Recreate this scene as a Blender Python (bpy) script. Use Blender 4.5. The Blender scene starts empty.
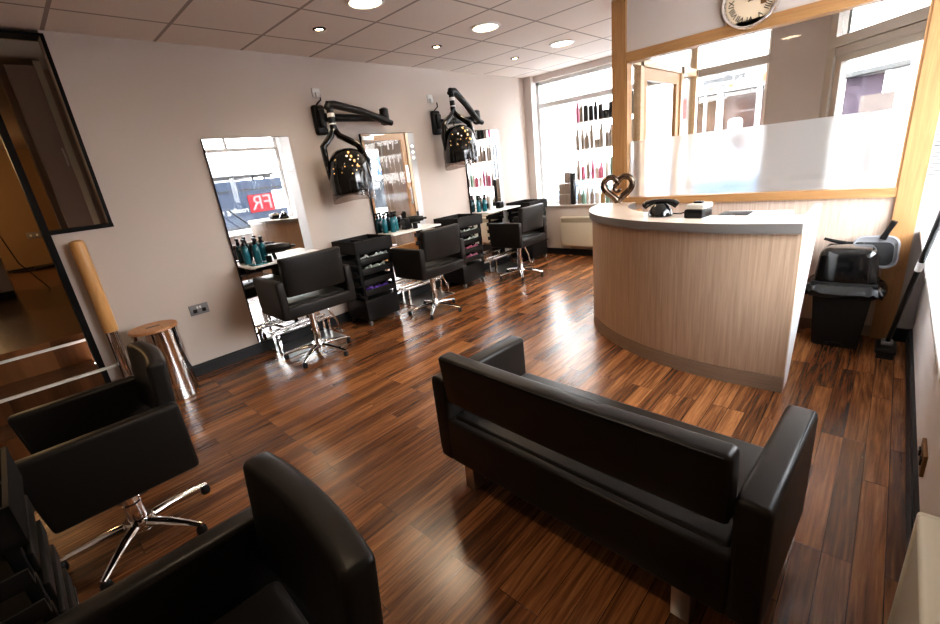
import bpy, bmesh, math, random
from mathutils import Vector, Matrix
random.seed(7)
PI = math.pi
scn = bpy.context.scene
COL = scn.collection

# ------------------------------------------------------------------ materials
MATS = {}
def nt(name):
    m = bpy.data.materials.new(name); m.use_nodes = True
    t = m.node_tree; b = t.nodes['Principled BSDF']; o = t.nodes['Material Output']
    MATS[name] = m
    return m, t, b, o
def N(t, kind, **kw):
    n = t.nodes.new(kind)
    for k, v in kw.items():
        if k in n.inputs: n.inputs[k].default_value = v
        else: setattr(n, k, v)
    return n
def L(t, a, b): t.links.new(a, b)

def mat(name, col, rough=.5, metal=0., bump=0., scale=60., var=.06, coat=0., spec=None, emit=None, estr=0.):
    """principled with a little procedural colour noise and bump"""
    m, t, b, o = nt(name)
    tc = N(t, 'ShaderNodeTexCoord')
    no = N(t, 'ShaderNodeTexNoise', Scale=scale, Detail=3.)
    L(t, tc.outputs['Object'], no.inputs['Vector'])
    mx = N(t, 'ShaderNodeMix', data_type='RGBA')
    c = Vector(col)
    mx.inputs[6].default_value = (*(c * (1 - var)), 1); mx.inputs[7].default_value = (*[min(1., x) for x in c * (1 + var)], 1)
    L(t, no.outputs['Fac'], mx.inputs[0]); L(t, mx.outputs[2], b.inputs['Base Color'])
    b.inputs['Roughness'].default_value = rough; b.inputs['Metallic'].default_value = metal
    if coat: b.inputs['Coat Weight'].default_value = coat; b.inputs['Coat Roughness'].default_value = .08
    if spec is not None: b.inputs['Specular IOR Level'].default_value = spec
    if bump:
        bp = N(t, 'ShaderNodeBump', Strength=bump, Distance=.002)
        L(t, no.outputs['Fac'], bp.inputs['Height']); L(t, bp.outputs['Normal'], b.inputs['Normal'])
    if emit is not None:
        b.inputs['Emission Color'].default_value = (*emit, 1); b.inputs['Emission Strength'].default_value = estr
    return m

def wood(name, c1, c2, stretch=(14, 14, .9), rough=.4, contrast=(.3, .7), coat=0., scale=3.):
    """grain running along the axis with the small stretch value"""
    m, t, b, o = nt(name)
    tc = N(t, 'ShaderNodeTexCoord'); mp = N(t, 'ShaderNodeMapping')
    mp.inputs['Scale'].default_value = stretch
    L(t, tc.outputs['Object'], mp.inputs['Vector'])
    n1 = N(t, 'ShaderNodeTexNoise', Scale=scale, Detail=6., Roughness=.65, Distortion=.6)
    L(t, mp.outputs[0], n1.inputs['Vector'])
    r = N(t, 'ShaderNodeValToRGB')
    r.color_ramp.elements[0].position = contrast[0]; r.color_ramp.elements[0].color = (*c1, 1)
    r.color_ramp.elements[1].position = contrast[1]; r.color_ramp.elements[1].color = (*c2, 1)
    L(t, n1.outputs['Fac'], r.inputs[0]); L(t, r.outputs[0], b.inputs['Base Color'])
    bp = N(t, 'ShaderNodeBump', Strength=.08, Distance=.001)
    L(t, n1.outputs['Fac'], bp.inputs['Height']); L(t, bp.outputs['Normal'], b.inputs['Normal'])
    b.inputs['Roughness'].default_value = rough
    if coat: b.inputs['Coat Weight'].default_value = coat
    return m

def floor_mat(name, tone=1.0):
    m, t, b, o = nt(name)
    tc = N(t, 'ShaderNodeTexCoord'); sp = N(t, 'ShaderNodeSeparateXYZ'); cb = N(t, 'ShaderNodeCombineXYZ')
    L(t, tc.outputs['Object'], sp.inputs[0]); L(t, sp.outputs['Y'], cb.inputs['X']); L(t, sp.outputs['X'], cb.inputs['Y'])
    br = N(t, 'ShaderNodeTexBrick')
    br.offset = .37; br.offset_frequency = 3; br.squash = 1.
    br.inputs['Color1'].default_value = (0, 0, 0, 1); br.inputs['Color2'].default_value = (1, 1, 1, 1); br.inputs['Mortar'].default_value = (.5, .5, .5, 1)
    br.inputs['Scale'].default_value = 1.; br.inputs['Mortar Size'].default_value = .0012; br.inputs['Mortar Smooth'].default_value = .1
    br.inputs['Bias'].default_value = 0.; br.inputs['Brick Width'].default_value = .85; br.inputs['Row Height'].default_value = .086
    L(t, cb.outputs[0], br.inputs['Vector'])
    # grain
    mp = N(t, 'ShaderNodeMapping'); mp.inputs['Scale'].default_value = (1.1, 24., 1.)
    L(t, cb.outputs[0], mp.inputs['Vector'])
    mul = N(t, 'ShaderNodeMath', operation='MULTIPLY'); mul.inputs[1].default_value = 37.
    L(t, br.outputs['Color'], mul.inputs[0])
    g = N(t, 'ShaderNodeTexNoise', noise_dimensions='4D', Scale=2.0, Detail=5., Roughness=.62, Distortion=1.2)
    L(t, mp.outputs[0], g.inputs['Vector']); L(t, mul.outputs[0], g.inputs['W'])
    ml = N(t, 'ShaderNodeMath', operation='MULTIPLY_ADD'); ml.inputs[1].default_value = .26; ml.inputs[2].default_value = -.12
    L(t, br.outputs['Color'], ml.inputs[0])
    ad = N(t, 'ShaderNodeMath', operation='ADD'); L(t, g.outputs['Fac'], ad.inputs[0]); L(t, ml.outputs[0], ad.inputs[1])
    r = N(t, 'ShaderNodeValToRGB'); cr = r.color_ramp
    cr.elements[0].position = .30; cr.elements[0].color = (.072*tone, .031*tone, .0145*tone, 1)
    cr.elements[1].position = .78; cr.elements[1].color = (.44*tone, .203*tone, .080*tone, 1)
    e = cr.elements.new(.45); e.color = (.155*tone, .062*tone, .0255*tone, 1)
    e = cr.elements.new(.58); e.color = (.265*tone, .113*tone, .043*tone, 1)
    L(t, ad.outputs[0], r.inputs[0])
    mm = N(t, 'ShaderNodeMix', data_type='RGBA'); mm.inputs[7].default_value = (.02, .01, .006, 1)
    L(t, br.outputs['Fac'], mm.inputs[0]); L(t, r.outputs[0], mm.inputs[6]); L(t, mm.outputs[2], b.inputs['Base Color'])
    rr = N(t, 'ShaderNodeMapRange'); rr.inputs[3].default_value = .19; rr.inputs[4].default_value = .31
    L(t, g.outputs['Fac'], rr.inputs[0]); L(t, rr.outputs[0], b.inputs['Roughness'])
    bp = N(t, 'ShaderNodeBump', Strength=.05, Distance=.001)
    L(t, ad.outputs[0], bp.inputs['Height']); L(t, bp.outputs['Normal'], b.inputs['Normal'])
    b.inputs['Specular IOR Level'].default_value = .6; b.inputs['Coat Weight'].default_value = .2; b.inputs['Coat Roughness'].default_value = .24
    return m

def ceiling_mat(name):
    m, t, b, o = nt(name)
    tc = N(t, 'ShaderNodeTexCoord'); sp = N(t, 'ShaderNodeSeparateXYZ'); L(t, tc.outputs['Object'], sp.inputs[0])
    def line(out, off, w):
        a = N(t, 'ShaderNodeMath', operation='SUBTRACT'); a.inputs[1].default_value = off - w / 2; L(t, out, a.inputs[0])
        f = N(t, 'ShaderNodeMath', operation='FLOORED_MODULO'); f.inputs[1].default_value = .648; L(t, a.outputs[0], f.inputs[0])
        c = N(t, 'ShaderNodeMath', operation='LESS_THAN'); c.inputs[1].default_value = w; L(t, f.outputs[0], c.inputs[0])
        return c.outputs[0]
    lx = line(sp.outputs['X'], .4525, .020); ly = line(sp.outputs['Y'], .598, .024)
    mxm = N(t, 'ShaderNodeMath', operation='MAXIMUM'); L(t, lx, mxm.inputs[0]); L(t, ly, mxm.inputs[1])
    no = N(t, 'ShaderNodeTexNoise', Scale=90., Detail=4.); L(t, tc.outputs['Object'], no.inputs['Vector'])
    mx = N(t, 'ShaderNodeMix', data_type='RGBA'); mx.inputs[6].default_value = (.78, .70, .635, 1); mx.inputs[7].default_value = (.86, .78, .715, 1)
    L(t, no.outputs['Fac'], mx.inputs[0])
    m2 = N(t, 'ShaderNodeMix', data_type='RGBA'); m2.inputs[7].default_value = (.42, .36, .32, 1)
    L(t, mxm.outputs[0], m2.inputs[0]); L(t, mx.outputs[2], m2.inputs[6]); L(t, m2.outputs[2], b.inputs['Base Color'])
    bp = N(t, 'ShaderNodeBump', Strength=.35, Distance=.003); L(t, no.outputs['Fac'], bp.inputs['Height']); L(t, bp.outputs['Normal'], b.inputs['Normal'])
    b.inputs['Roughness'].default_value = .9; b.inputs['Specular IOR Level'].default_value = .2
    return m

def glass_mat(name, tint=(1, 1, 1), refl=1.0, rough=0.02):
    m, t, b, o = nt(name); t.nodes.remove(b)
    tr = N(t, 'ShaderNodeBsdfTransparent'); tr.inputs[0].default_value = (*tint, 1)
    gl = N(t, 'ShaderNodeBsdfGlossy', Roughness=rough)
    lw = N(t, 'ShaderNodeLayerWeight', Blend=.5)
    pw = N(t, 'ShaderNodeMath', operation='POWER'); pw.inputs[1].default_value = 5.; L(t, lw.outputs['Facing'], pw.inputs[0])
    fr = N(t, 'ShaderNodeMath', operation='MULTIPLY_ADD'); fr.inputs[1].default_value = .9 * refl; fr.inputs[2].default_value = .035 * refl; L(t, pw.outputs[0], fr.inputs[0])
    mx = N(t, 'ShaderNodeMixShader')
    L(t, fr.outputs[0], mx.inputs[0]); L(t, tr.outputs[0], mx.inputs[1]); L(t, gl.outputs[0], mx.inputs[2]); L(t, mx.outputs[0], o.inputs[0])
    return m
def frosted_mat(name):
    m, t, b, o = nt(name); t.nodes.remove(b)
    tl = N(t, 'ShaderNodeBsdfTranslucent'); tl.inputs[0].default_value = (.93, .94, .95, 1)
    rf = N(t, 'ShaderNodeBsdfRefraction', Roughness=.72, IOR=1.03); rf.inputs[0].default_value = (.97, .97, .97, 1)
    df = N(t, 'ShaderNodeBsdfDiffuse'); df.inputs[0].default_value = (.85, .85, .85, 1)
    no = N(t, 'ShaderNodeTexNoise', Scale=900.); tc = N(t, 'ShaderNodeTexCoord'); L(t, tc.outputs['Object'], no.inputs['Vector'])
    bp = N(t, 'ShaderNodeBump', Strength=.05, Distance=.001); L(t, no.outputs['Fac'], bp.inputs['Height']); L(t, bp.outputs[0], rf.inputs['Normal'])
    m1 = N(t, 'ShaderNodeMixShader', Fac=.88); L(t, tl.outputs[0], m1.inputs[1]); L(t, rf.outputs[0], m1.inputs[2])
    m2 = N(t, 'ShaderNodeMixShader', Fac=.05); L(t, m1.outputs[0], m2.inputs[1]); L(t, df.outputs[0], m2.inputs[2])
    L(t, m2.outputs[0], o.inputs[0])
    return m
def emis(name, col, s):
    m, t, b, o = nt(name); t.nodes.remove(b)
    e = N(t, 'ShaderNodeEmission', Strength=s); e.inputs[0].default_value = (*col, 1); L(t, e.outputs[0], o.inputs[0])
    return m

def wall_mat(name, c):
    return mat(name, c, .85, bump=.15, scale=140., var=.03, spec=.25)

M_wall = wall_mat('wall_paint', (.635, .56, .51))
M_wallw = wall_mat('white_paint', (.80, .785, .77))
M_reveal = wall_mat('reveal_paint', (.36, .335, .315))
M_wallfar = wall_mat('window_wall_paint', (.72, .665, .635))
M_hall = wall_mat('hall_tan_paint', (.31, .215, .12))
M_mauve = wall_mat('hall_mauve_paint', (.46, .37, .335))
M_colm = wall_mat('lobby_column_paint', (.235, .195, .17))
M_skirt = mat('dark_skirting', (.022, .022, .0235), .45, spec=.35)
M_blackframe = mat('black_frame', (.007, .0062, .006), .5, spec=.2)
M_ceil = ceiling_mat('ceiling_tiles')
M_floor = floor_mat('walnut_planks')
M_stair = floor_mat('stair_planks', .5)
M_nose = mat('nosing_metal', (.80, .78, .75), .5, .1)
M_oak = wood('oak', (.34, .172, .068), (.44, .245, .105), (16, 16, 1.0), .38)
M_oakh = wood('oak_along', (.34, .172, .068), (.44, .245, .105), (1.0, 16, 16), .38)
M_oaky = wood('oak_across', (.50, .34, .20), (.64, .47, .30), (16, 1.0, 16), .38)
M_lam = wood('desk_laminate', (.40, .28, .195), (.53, .39, .285), (26, 26, .8), .42, (.34, .66))
M_laml = wood('panel_laminate', (.50, .375, .295), (.66, .53, .44), (26, 26, .8), .45, (.34, .66))
M_top = wood('counter_laminate', (.72, .58, .46), (.82, .70, .59), (2., 14, 14), .30)
M_edge = mat('counter_edge', (.36, .34, .32), .35, .55, var=.03)
M_plinth = wood('plinth_strip', (.26, .19, .14), (.34, .255, .195), (2., 2., 30), .40)
M_leather = mat('black_leather', (.0165, .0146, .0132), .38, bump=.18, scale=420., var=.12, spec=.26)
M_leather2 = mat('sofa_leather', (.0160, .0130, .0108), .36, bump=.18, scale=420., var=.12, spec=.28)
M_stitch = mat('stitch_dark', (.006, .006, .006), .6)
M_chrome = mat('chrome', (.80, .79, .78), .07, 1., var=.01)
M_brushed = mat('brushed_steel', (.62, .61, .60), .28, 1., var=.02)
M_plate = mat('floor_plate_steel', (.34, .33, .32), .34, 1., var=.05)
M_mirror = mat('mirror_silver', (.93, .93, .93), .006, 1., var=.003)
M_strip = mat('mirror_light_strip', (.62, .62, .63), .32, .35, var=.02)
M_led = emis('mirror_led', (1, .95, .88), 6.)
M_pblack = mat('black_plastic', (.009, .009, .0093), .30, var=.1, spec=.35)
M_pblackm = mat('matt_black_plastic', (.0115, .011, .0105), .5, var=.1, spec=.3)
M_gloss = mat('gloss_black', (.006, .006, .006), .10, coat=.6, var=.05)
M_bag = mat('bin_liner', (.012, .012, .012), .20, bump=1.0, scale=55., var=.2)
M_visor = glass_mat('clear_visor', (.72, .68, .66))
M_white = mat('white_gloss', (.82, .82, .81), .30, var=.02)
M_cream = mat('cream_enamel', (.70, .665, .56), .42, var=.02)
M_creamp = mat('radiator_front_shaded', (.48, .43, .36), .5, var=.02)  # cream darkened: the shade on the radiator front is put into its colour
M_creamd = mat('cream_grille', (.42, .38, .30), .5, var=.05)
M_glass = glass_mat('window_glass')
M_glassp = glass_mat('partition_glass', (.98, .985, .98))
M_glasshall = glass_mat('hall_glass', (.85, .83, .8), .12)
M_frost = frosted_mat('frosted_film')
M_winw = mat('white_window_frame', (.78, .78, .78), .4, var=.02)
M_wing = mat('grey_window_frame', (.30, .27, .24), .45, var=.03)
M_bronze = mat('bronze_glaze', (.10, .060, .036), .10, .75, coat=.7, var=.35, scale=18.)
M_binwood = wood('bin_lid_wood', (.42, .20, .085), (.55, .29, .14), (3, 14, 14), .4)
M_railwood = wood('rail_wood', (.60, .33, .12), (.72, .43, .18), (14, 14, 1.2), .35)
M_paper = mat('paper', (.85, .85, .83), .8, var=.02)
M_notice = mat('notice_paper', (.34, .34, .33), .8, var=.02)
M_ink = mat('print_grey', (.10, .10, .10), .8)
M_dial = mat('clock_dial', (.86, .70, .50), .6, var=.02)
M_dkink = mat('clock_ink', (.03, .02, .015), .6)
M_gold = mat('gold_stud_glow', (.85, .55, .22), .2, 1., emit=(1., .6, .25), estr=.25)  # faint emission stands in for reflected glints on studs and knobs
M_lightw = emis('downlight_warm', (1., .80, .55), 15.)
M_lights = emis('spot_warm', (1., .72, .42), 30.)
M_grey = mat('grey_plastic', (.25, .25, .26), .4, var=.05)
M_teal = mat('teal_bottle', (.015, .13, .17), .15, coat=.4, var=.2, scale=12.)
M_purple = mat('purple_stuff', (.26, .12, .55), .5, var=.3)
M_pink = mat('pink_stuff', (.7, .22, .34), .5, var=.3)
M_pale = mat('pale_stuff', (.62, .66, .58), .5, var=.3)
M_brass = mat('brass_plate', (.24, .13, .05), .4, .5)
M_asph = mat('asphalt', (.34, .34, .35), .9, bump=.3, scale=30., var=.1)
M_pave = mat('pavement_slabs', (.55, .54, .52), .9, var=.08, scale=6.)
M_bld = mat('pale_render', (.78, .77, .75), .9, var=.04, scale=5.)
M_bld2 = mat('warm_render', (.62, .58, .54), .9, var=.05, scale=5.)
M_shopred = mat('shop_red_paint', (.16, .04, .035), .6, var=.1)
M_shopin = mat('shop_interior', (.10, .055, .045), .8, var=.5, scale=3.)
M_purpw = mat('purple_blind', (.035, .02, .035), .7, var=.3, scale=5.)
M_sign = mat('white_sign', (.88, .88, .87), .6, var=.02)
M_fascia = mat('fascia_paint', (.10, .10, .097), .6, var=.02)
M_signgrey = mat('sign_grey_letters', (.02, .022, .025), .6)
M_signorange = mat('sign_orange', (.30, .05, .015), .6)
M_signblue = mat('sign_blue', (.02, .06, .15), .6)
M_vanblue = mat('van_blue', (.014, .022, .038), .5, var=.1, scale=3., spec=.3)
M_vanletter = mat('van_letter_white', (.32, .32, .31), .6, var=.02)
M_vanred = mat('van_red', (.15, .006, .010), .5, spec=.2)
M_yellow = mat('van_yellow', (.85, .80, .42), .4)
M_carblue = mat('car_silver_blue', (.08, .14, .22), .25, .3, coat=.5, var=.05)
M_darkglass = mat('dark_glass', (.03, .035, .04), .08, var=.1)
M_tyre = mat('tyre', (.015, .015, .015), .8)
M_slate = mat('slate_roof', (.05, .05, .048), .8, var=.2, scale=8.)
M_board = wood('hoarding_board', (.055, .04, .035), (.085, .062, .052), (1, 16, 16), .7)

# ------------------------------------------------------------------ mesh builder
class MB:
    def __init__(s): s.b = bmesh.new()
    def _xf(s, vs, rot=None, loc=None):
        if rot is not None: bmesh.ops.transform(s.b, matrix=rot.to_4x4(), verts=vs)
        if loc is not None: bmesh.ops.translate(s.b, vec=Vector(loc), verts=vs)
        return vs
    def box(s, x0, x1, y0, y1, z0, z1, r=0., seg=3, rot=None, pivot=None):
        t = bmesh.new(); bmesh.ops.create_cube(t, size=1.)
        bmesh.ops.scale(t, vec=(abs(x1 - x0), abs(y1 - y0), abs(z1 - z0)), verts=t.verts)
        if r > 0:
            r = min(r, .49 * min(abs(x1 - x0), abs(y1 - y0), abs(z1 - z0)))
            bmesh.ops.bevel(t, geom=t.edges[:], offset=r, segments=seg, profile=.5, affect='EDGES')
        bmesh.ops.translate(t, vec=((x0 + x1) / 2, (y0 + y1) / 2, (z0 + z1) / 2), verts=t.verts)
        if rot is not None:
            p = Vector(pivot if pivot else ((x0 + x1) / 2, (y0 + y1) / 2, (z0 + z1) / 2))
            bmesh.ops.transform(t, matrix=Matrix.Translation(p) @ rot.to_4x4() @ Matrix.Translation(-p), verts=t.verts)
        s.merge(t); return s
    def merge(s, t):
        me = bpy.data.meshes.new('tmp'); t.to_mesh(me); t.free(); s.b.from_mesh(me); bpy.data.meshes.remove(me)
    def rings(s, rings, close=True, cap0=True, cap1=True):
        R = [[s.b.verts.new(p) for p in r] for r in rings]
        n = len(R[0])
        for a, b in zip(R[:-1], R[1:]):
            for i in range(n if close else n - 1):
                j = (i + 1) % n
                try: s.b.faces.new((a[i], a[j], b[j], b[i]))
                except ValueError: pass
        if cap0 and close: s.b.faces.new(R[0][::-1])
        if cap1 and close: s.b.faces.new(R[-1])
        return s
    def tube(s, pts, rad, seg=10, flat=1.):
        """tube along points; rad a number or a list; flat squashes the second axis"""
        P = [Vector(p) for p in pts]; n = len(P)
        rs = rad if isinstance(rad, (list, tuple)) else [rad] * n
        up = None; out = []
        for i in range(n):
            d = (P[min(i + 1, n - 1)] - P[max(i - 1, 0)]).normalized()
            if up is None:
                up = Vector((0, 0, 1)) if abs(d.z) < .9 else Vector((1, 0, 0))
            a = d.cross(up).normalized(); b = a.cross(d).normalized(); up = b
            out.append([P[i] + (a * math.cos(2 * PI * k / seg) + b * math.sin(2 * PI * k / seg) * flat) * rs[i] for k in range(seg)])
        return s.rings(out)
    def cyl(s, p0, p1, r0, r1=None, seg=16): return s.tube([p0, p1], [r0, r0 if r1 is None else r1], seg)
    def lathe(s, prof, c=(0, 0, 0), seg=20, caps=True):
        c = Vector(c)
        return s.rings([[c + Vector((r * math.cos(2 * PI * k / seg), r * math.sin(2 * PI * k / seg), z)) for k in range(seg)] for r, z in prof], cap0=caps, cap1=caps)
    def prism(s, poly, z0, z1):
        return s.rings([[Vector((x, y, z0)) for x, y in poly], [Vector((x, y, z1)) for x, y in poly]])
    def sph(s, c, r, seg=12, sc=(1, 1, 1)):
        t = bmesh.new(); bmesh.ops.create_uvsphere(t, u_segments=seg, v_segments=max(6, seg // 2), radius=r)
        bmesh.ops.scale(t, vec=sc, verts=t.verts); bmesh.ops.translate(t, vec=c, verts=t.verts); s.merge(t); return s
    def rot(s, R, piv=(0, 0, 0)):
        p = Vector(piv); bmesh.ops.transform(s.b, matrix=Matrix.Translation(p) @ R.to_4x4() @ Matrix.Translation(-p), verts=s.b.verts); return s
    def build(s, name, m, parent=None, loc=None, angle=38):
        bmesh.ops.recalc_face_normals(s.b, faces=s.b.faces)
        me = bpy.data.meshes.new(name); s.b.to_mesh(me); s.b.free()
        me.materials.append(m)
        me.shade_smooth(); me.set_sharp_from_angle(angle=math.radians(angle))
        o = bpy.data.objects.new(name, me); COL.objects.link(o)
        if parent is not None: o.parent = parent
        if loc is not None: o.location = loc
        return o
def RZ(a): return Matrix.Rotation(a, 3, 'Z')
def RX(a): return Matrix.Rotation(a, 3, 'X')
def RY(a): return Matrix.Rotation(a, 3, 'Y')

def tag(o, label, cat, group=None, kind=None):
    o['label'] = label; o['category'] = cat
    if group: o['group'] = group
    if kind: o['kind'] = kind
    return o
def thing(name, label, cat, loc=(0, 0, 0), rz=0., group=None):
    o = bpy.data.objects.new(name, None); o.empty_display_size = .1; COL.objects.link(o)
    o.location = loc; o.rotation_euler = (0, 0, rz)
    return tag(o, label, cat, group)
def kids(o): return [c for c in COL.objects if c.parent == o]
def dup(o, label=None, loc=None, rz=None):
    def cp(a, par):
        c = a.copy(); COL.objects.link(c)
        if par is not None: c.parent = par
        for k in kids(a): cp(k, c)
        return c
    r = cp(o, None)
    if label: r['label'] = label
    if loc is not None: r.location = loc
    if rz is not None: r.rotation_euler = (0, 0, rz)
    return r
def struct(o, kind='structure'):
    o['kind'] = kind; return o
def sbox(name, m, *b, parent=None, r=0.):
    o = MB().box(*b, r=r).build(name, m, parent)
    if parent is None: struct(o)
    return o
def text(body, size, m, name, parent, loc, rot, ext=.002, align='CENTER', off=0.):
    c = bpy.data.curves.new(name, 'FONT'); c.body = body; c.size = size; c.extrude = ext; c.offset = off; c.align_x = align; c.align_y = 'CENTER'
    t = bpy.data.objects.new(name, c); COL.objects.link(t)
    dg = bpy.context.evaluated_depsgraph_get(); me = bpy.data.meshes.new_from_object(t.evaluated_get(dg))
    bpy.data.objects.remove(t); bpy.data.curves.remove(c)
    me.materials.clear(); me.materials.append(m)
    o = bpy.data.objects.new(name, me); COL.objects.link(o)
    o.location = loc; o.rotation_euler = rot
    if parent is not None: o.parent = parent
    return o

# ------------------------------------------------------------------ dimensions
CZ = 2.668; XR = 4.547; XW = 4.88; YF = 6.2; YB = -1.9; YP = 4.06
SILL = .777; HEAD = 2.585; TR0, TR1 = 2.215, 2.285

# ================================================================== room shell
sbox('floor', M_floor, 0, 5.0, YB, 6.3, -.1, 0)
sbox('ceiling', M_ceil, -.12, 5.0, YB, 6.35, CZ, CZ + .08)
# mirror wall (left): main run, low wall beside the stairs, header, stretch behind
wl = MB().box(-.12, 0, .575, 6.04, 0, CZ).box(-.12, 0, .235, .575, 0, 1.36).box(-.12, 0, YB, -1.0, 0, CZ)
struct(wl.build('wall_left', M_wall))
tr = MB().box(-.125, .012, .195, .235, 0, CZ - .02)                      # dark post at the wall end
tr.box(-.125, .012, .235, .60, 1.36, 1.39).box(-.125, .010, .576, .598, 1.39, CZ - .02).box(-.125, .010, .235, .598, CZ - .035, CZ - .02)
struct(tr.build('trim_1', M_blackframe))
ig = sbox('window_5', M_glasshall, -.07, -.062, .235, .575, 1.39, CZ - .05)
struct(MB().box(0, .022, .235, 6.04, 0, .082).box(0, .016, .235, 6.04, .082, .098).build('baseboard_left', M_skirt))
sbox('wall_back', M_wall, -.12, 5.0, YB - .1, YB, 0, CZ)
# far window wall
MF = MB().box(-.12, 2.37, 6.04, 6.3, 0, SILL - .02).box(-.12, .13, 6.04, 6.3, SILL - .02, CZ).box(.13, 2.37, 6.12, 6.3, HEAD, CZ)
struct(MF.build('wall_front', M_wallfar))
sbox('trim_2', M_white, .0, 2.37, 6.0, 6.2, SILL - .02, SILL, r=.004)
struct(MB().box(0, 2.36, 6.018, 6.04, 0, .09).build('baseboard_front', M_skirt))
def window(name, m, x0, x1, y, z0, z1, mull=(), trans=(), w=.05, d=.05, glass=True, tm=None):
    f = MB().box(x0, x0 + w, y, y + d, z0, z1).box(x1 - w, x1, y, y + d, z0, z1).box(x0, x1, y, y + d, z0, z0 + w).box(x0, x1, y, y + d, z1 - w, z1)
    for q in mull: f.box(q - w / 2, q + w / 2, y, y + d, z0, z1)
    o = struct(f.build(name, m))
    for a, b in trans: MB().box(x0, x1, y - .005, y + d + .005, a, b).build('transom', tm or m, o)
    MB().box(x0 + .01, x1 - .01, y + d / 2 - .003, y + d / 2 + .003, z0 + .01, z1 - .01).build('glass_pane', M_glass, o)
    return o
window('window_1', M_winw, .13, 2.37, YF - .02, SILL, HEAD, mull=(), trans=((TR0, TR1),))
MB().box(.13, .140, 6.035, 6.19, SILL, HEAD).build('reveal_lining', M_white, bpy.data.objects['window_1'])
# lobby front
struct(MB().box(2.37, 3.70, 6.14, 6.3, 0, .42).box(2.37, 3.16, 6.16, 6.3, HEAD + .03, CZ).build('wall_lobby', M_wallw))
window('window_2', M_winw, 2.37, 3.18, YF - .02, .42, HEAD + .03, trans=((2.20, 2.285),), tm=M_wing)
sbox('wall_column', M_colm, 3.16, 3.68, 6.12, 6.32, 0, CZ)
# corner entrance, at 45 degrees
ce = bpy.data.objects.new('door_2', None); COL.objects.link(ce); ce['kind'] = 'structure'
ce.location = (3.68, 6.16, 0); ce.rotation_euler = (0, 0, -PI / 4)
LW = 1.72
MB().box(0, .09, -.05, .05, 0, CZ).box(LW - .07, LW, -.05, .05, 0, CZ).box(0, LW, -.05, .05, CZ - .06, CZ).build('door_frame', M_wing, ce)
MB().box(0, LW, -.055, .055, 2.20, 2.29).box(0.0, LW, -.04, .04, 2.12, 2.195).build('transom', M_wing, ce)
dl = MB().box(.10, .17, -.03, .03, .02, 2.12).box(LW - .16, LW - .08, -.03, .03, .02, 2.12).box(.1, LW - .1, -.03, .03, .02, .2).box(.1, LW - .1, -.03, .03, 2.06, 2.12).build('door_leaf', M_wing, ce)
MB().box(.17, LW - .16, -.004, .004, .2, 2.06).build('glass_pane', M_glass, dl)
MB().box(.09, LW - .07, -.004, .004, 2.29, CZ - .06).build('fanlight_pane', M_glass, ce)
MB().cyl((LW - .22, -.07, .8), (LW - .22, -.07, 1.4), .014).cyl((LW - .22, -.07, .85), (LW - .22, -.02, .85), .01).cyl((LW - .22, -.07, 1.35), (LW - .22, -.02, 1.35), .01).build('pull_handle', M_brushed, dl)
# right wall: low wall, sill, window; unseen near stretch closed up to cut daylight
struct(MB().box(XR, 5.0, YB, 1.75, 0, CZ).box(XR, 5.0, 1.75, YP, 0, SILL - .02).box(XR, 5.0, 1.75, YP, HEAD, CZ).box(XW, 5.0, YP, 5.0, 0, SILL).box(XW, 5.0, YP, 5.0, HEAD, CZ).box(XW - .02, 5.0, YP - .02, YP + .12, 0, CZ).build('wall_right', M_wallfar))
sbox('trim_3', M_white, 4.478, XW, 1.70, YP, SILL - .022, SILL, r=.006)
struct(MB().box(XR - .022, XR, YB, YP, 0, .085).box(XR - .016, XR, YB, YP, .085, .098).build('baseboard_right', M_skirt))
wr = MB()
wr.box(XW, XW + .05, 1.75, 1.80, SILL, HEAD).box(XW, XW + .05, YP - .045, YP, SILL, HEAD).box(XW, XW + .05, 3.10, 3.15, 2.27, HEAD)
wr.box(XW, XW + .05, 1.75, YP, SILL, SILL + .05).box(XW, XW + .05, 1.75, YP, HEAD - .05, HEAD)
wro = struct(wr.build('window_4', M_winw))
MB().box(XW - .005, XW + .055, 1.75, YP, 2.24, 2.30).build('transom', M_winw, wro)
MB().box(XW + .022, XW + .028, 1.75, YP, SILL + .02, HEAD - .02).build('glass_pane', M_glass, wro)
# white reveal that carries the notice
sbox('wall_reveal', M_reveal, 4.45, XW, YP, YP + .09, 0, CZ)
struct(MB().box(4.45, XR, YP - .02, YP, 0, .095).build('baseboard_reveal', M_skirt))

# ---- lobby partition
pt = struct(MB().box(2.372, 2.492, YP - .02, YP + .12, 0, CZ).box(4.335, 4.452, YP - .02, YP + .10, 0, CZ).build('wall_partition', M_oak))
MB().box(2.492, 4.335, YP - .01, YP + .09, 2.183, 2.262).box(2.492, 4.335, YP - .015, YP + .10, .998, 1.058).build('rail', M_oakh, pt)
MB().box(2.492, 4.452, YP + .01, YP + .08, 2.262, CZ).build('upper_wall_panel', M_wall, pt)
MB().box(2.492, 4.335, YP + .015, YP + .075, .08, .998).build('laminate_panel', M_laml, pt)
MB().box(2.492, 4.335, YP + .010, YP + .075, 0, .08).build('kickboard', M_plinth, pt)
MB().box(2.492, 4.335, YP + .04, YP + .048, 1.058, 2.183).build('glass_pane', M_glassp, pt)
MB().box(2.497, 4.330, YP + .0495, YP + .0505, 1.06, 1.548).build('frosted_film', M_frost, pt)
MB().box(2.492, 2.507, YP - .012, YP + .06, 1.058, 2.183).box(4.320, 4.335, YP - .012, YP + .06, 1.058, 2.183).build('glazing_bead', M_oak, pt)
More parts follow.
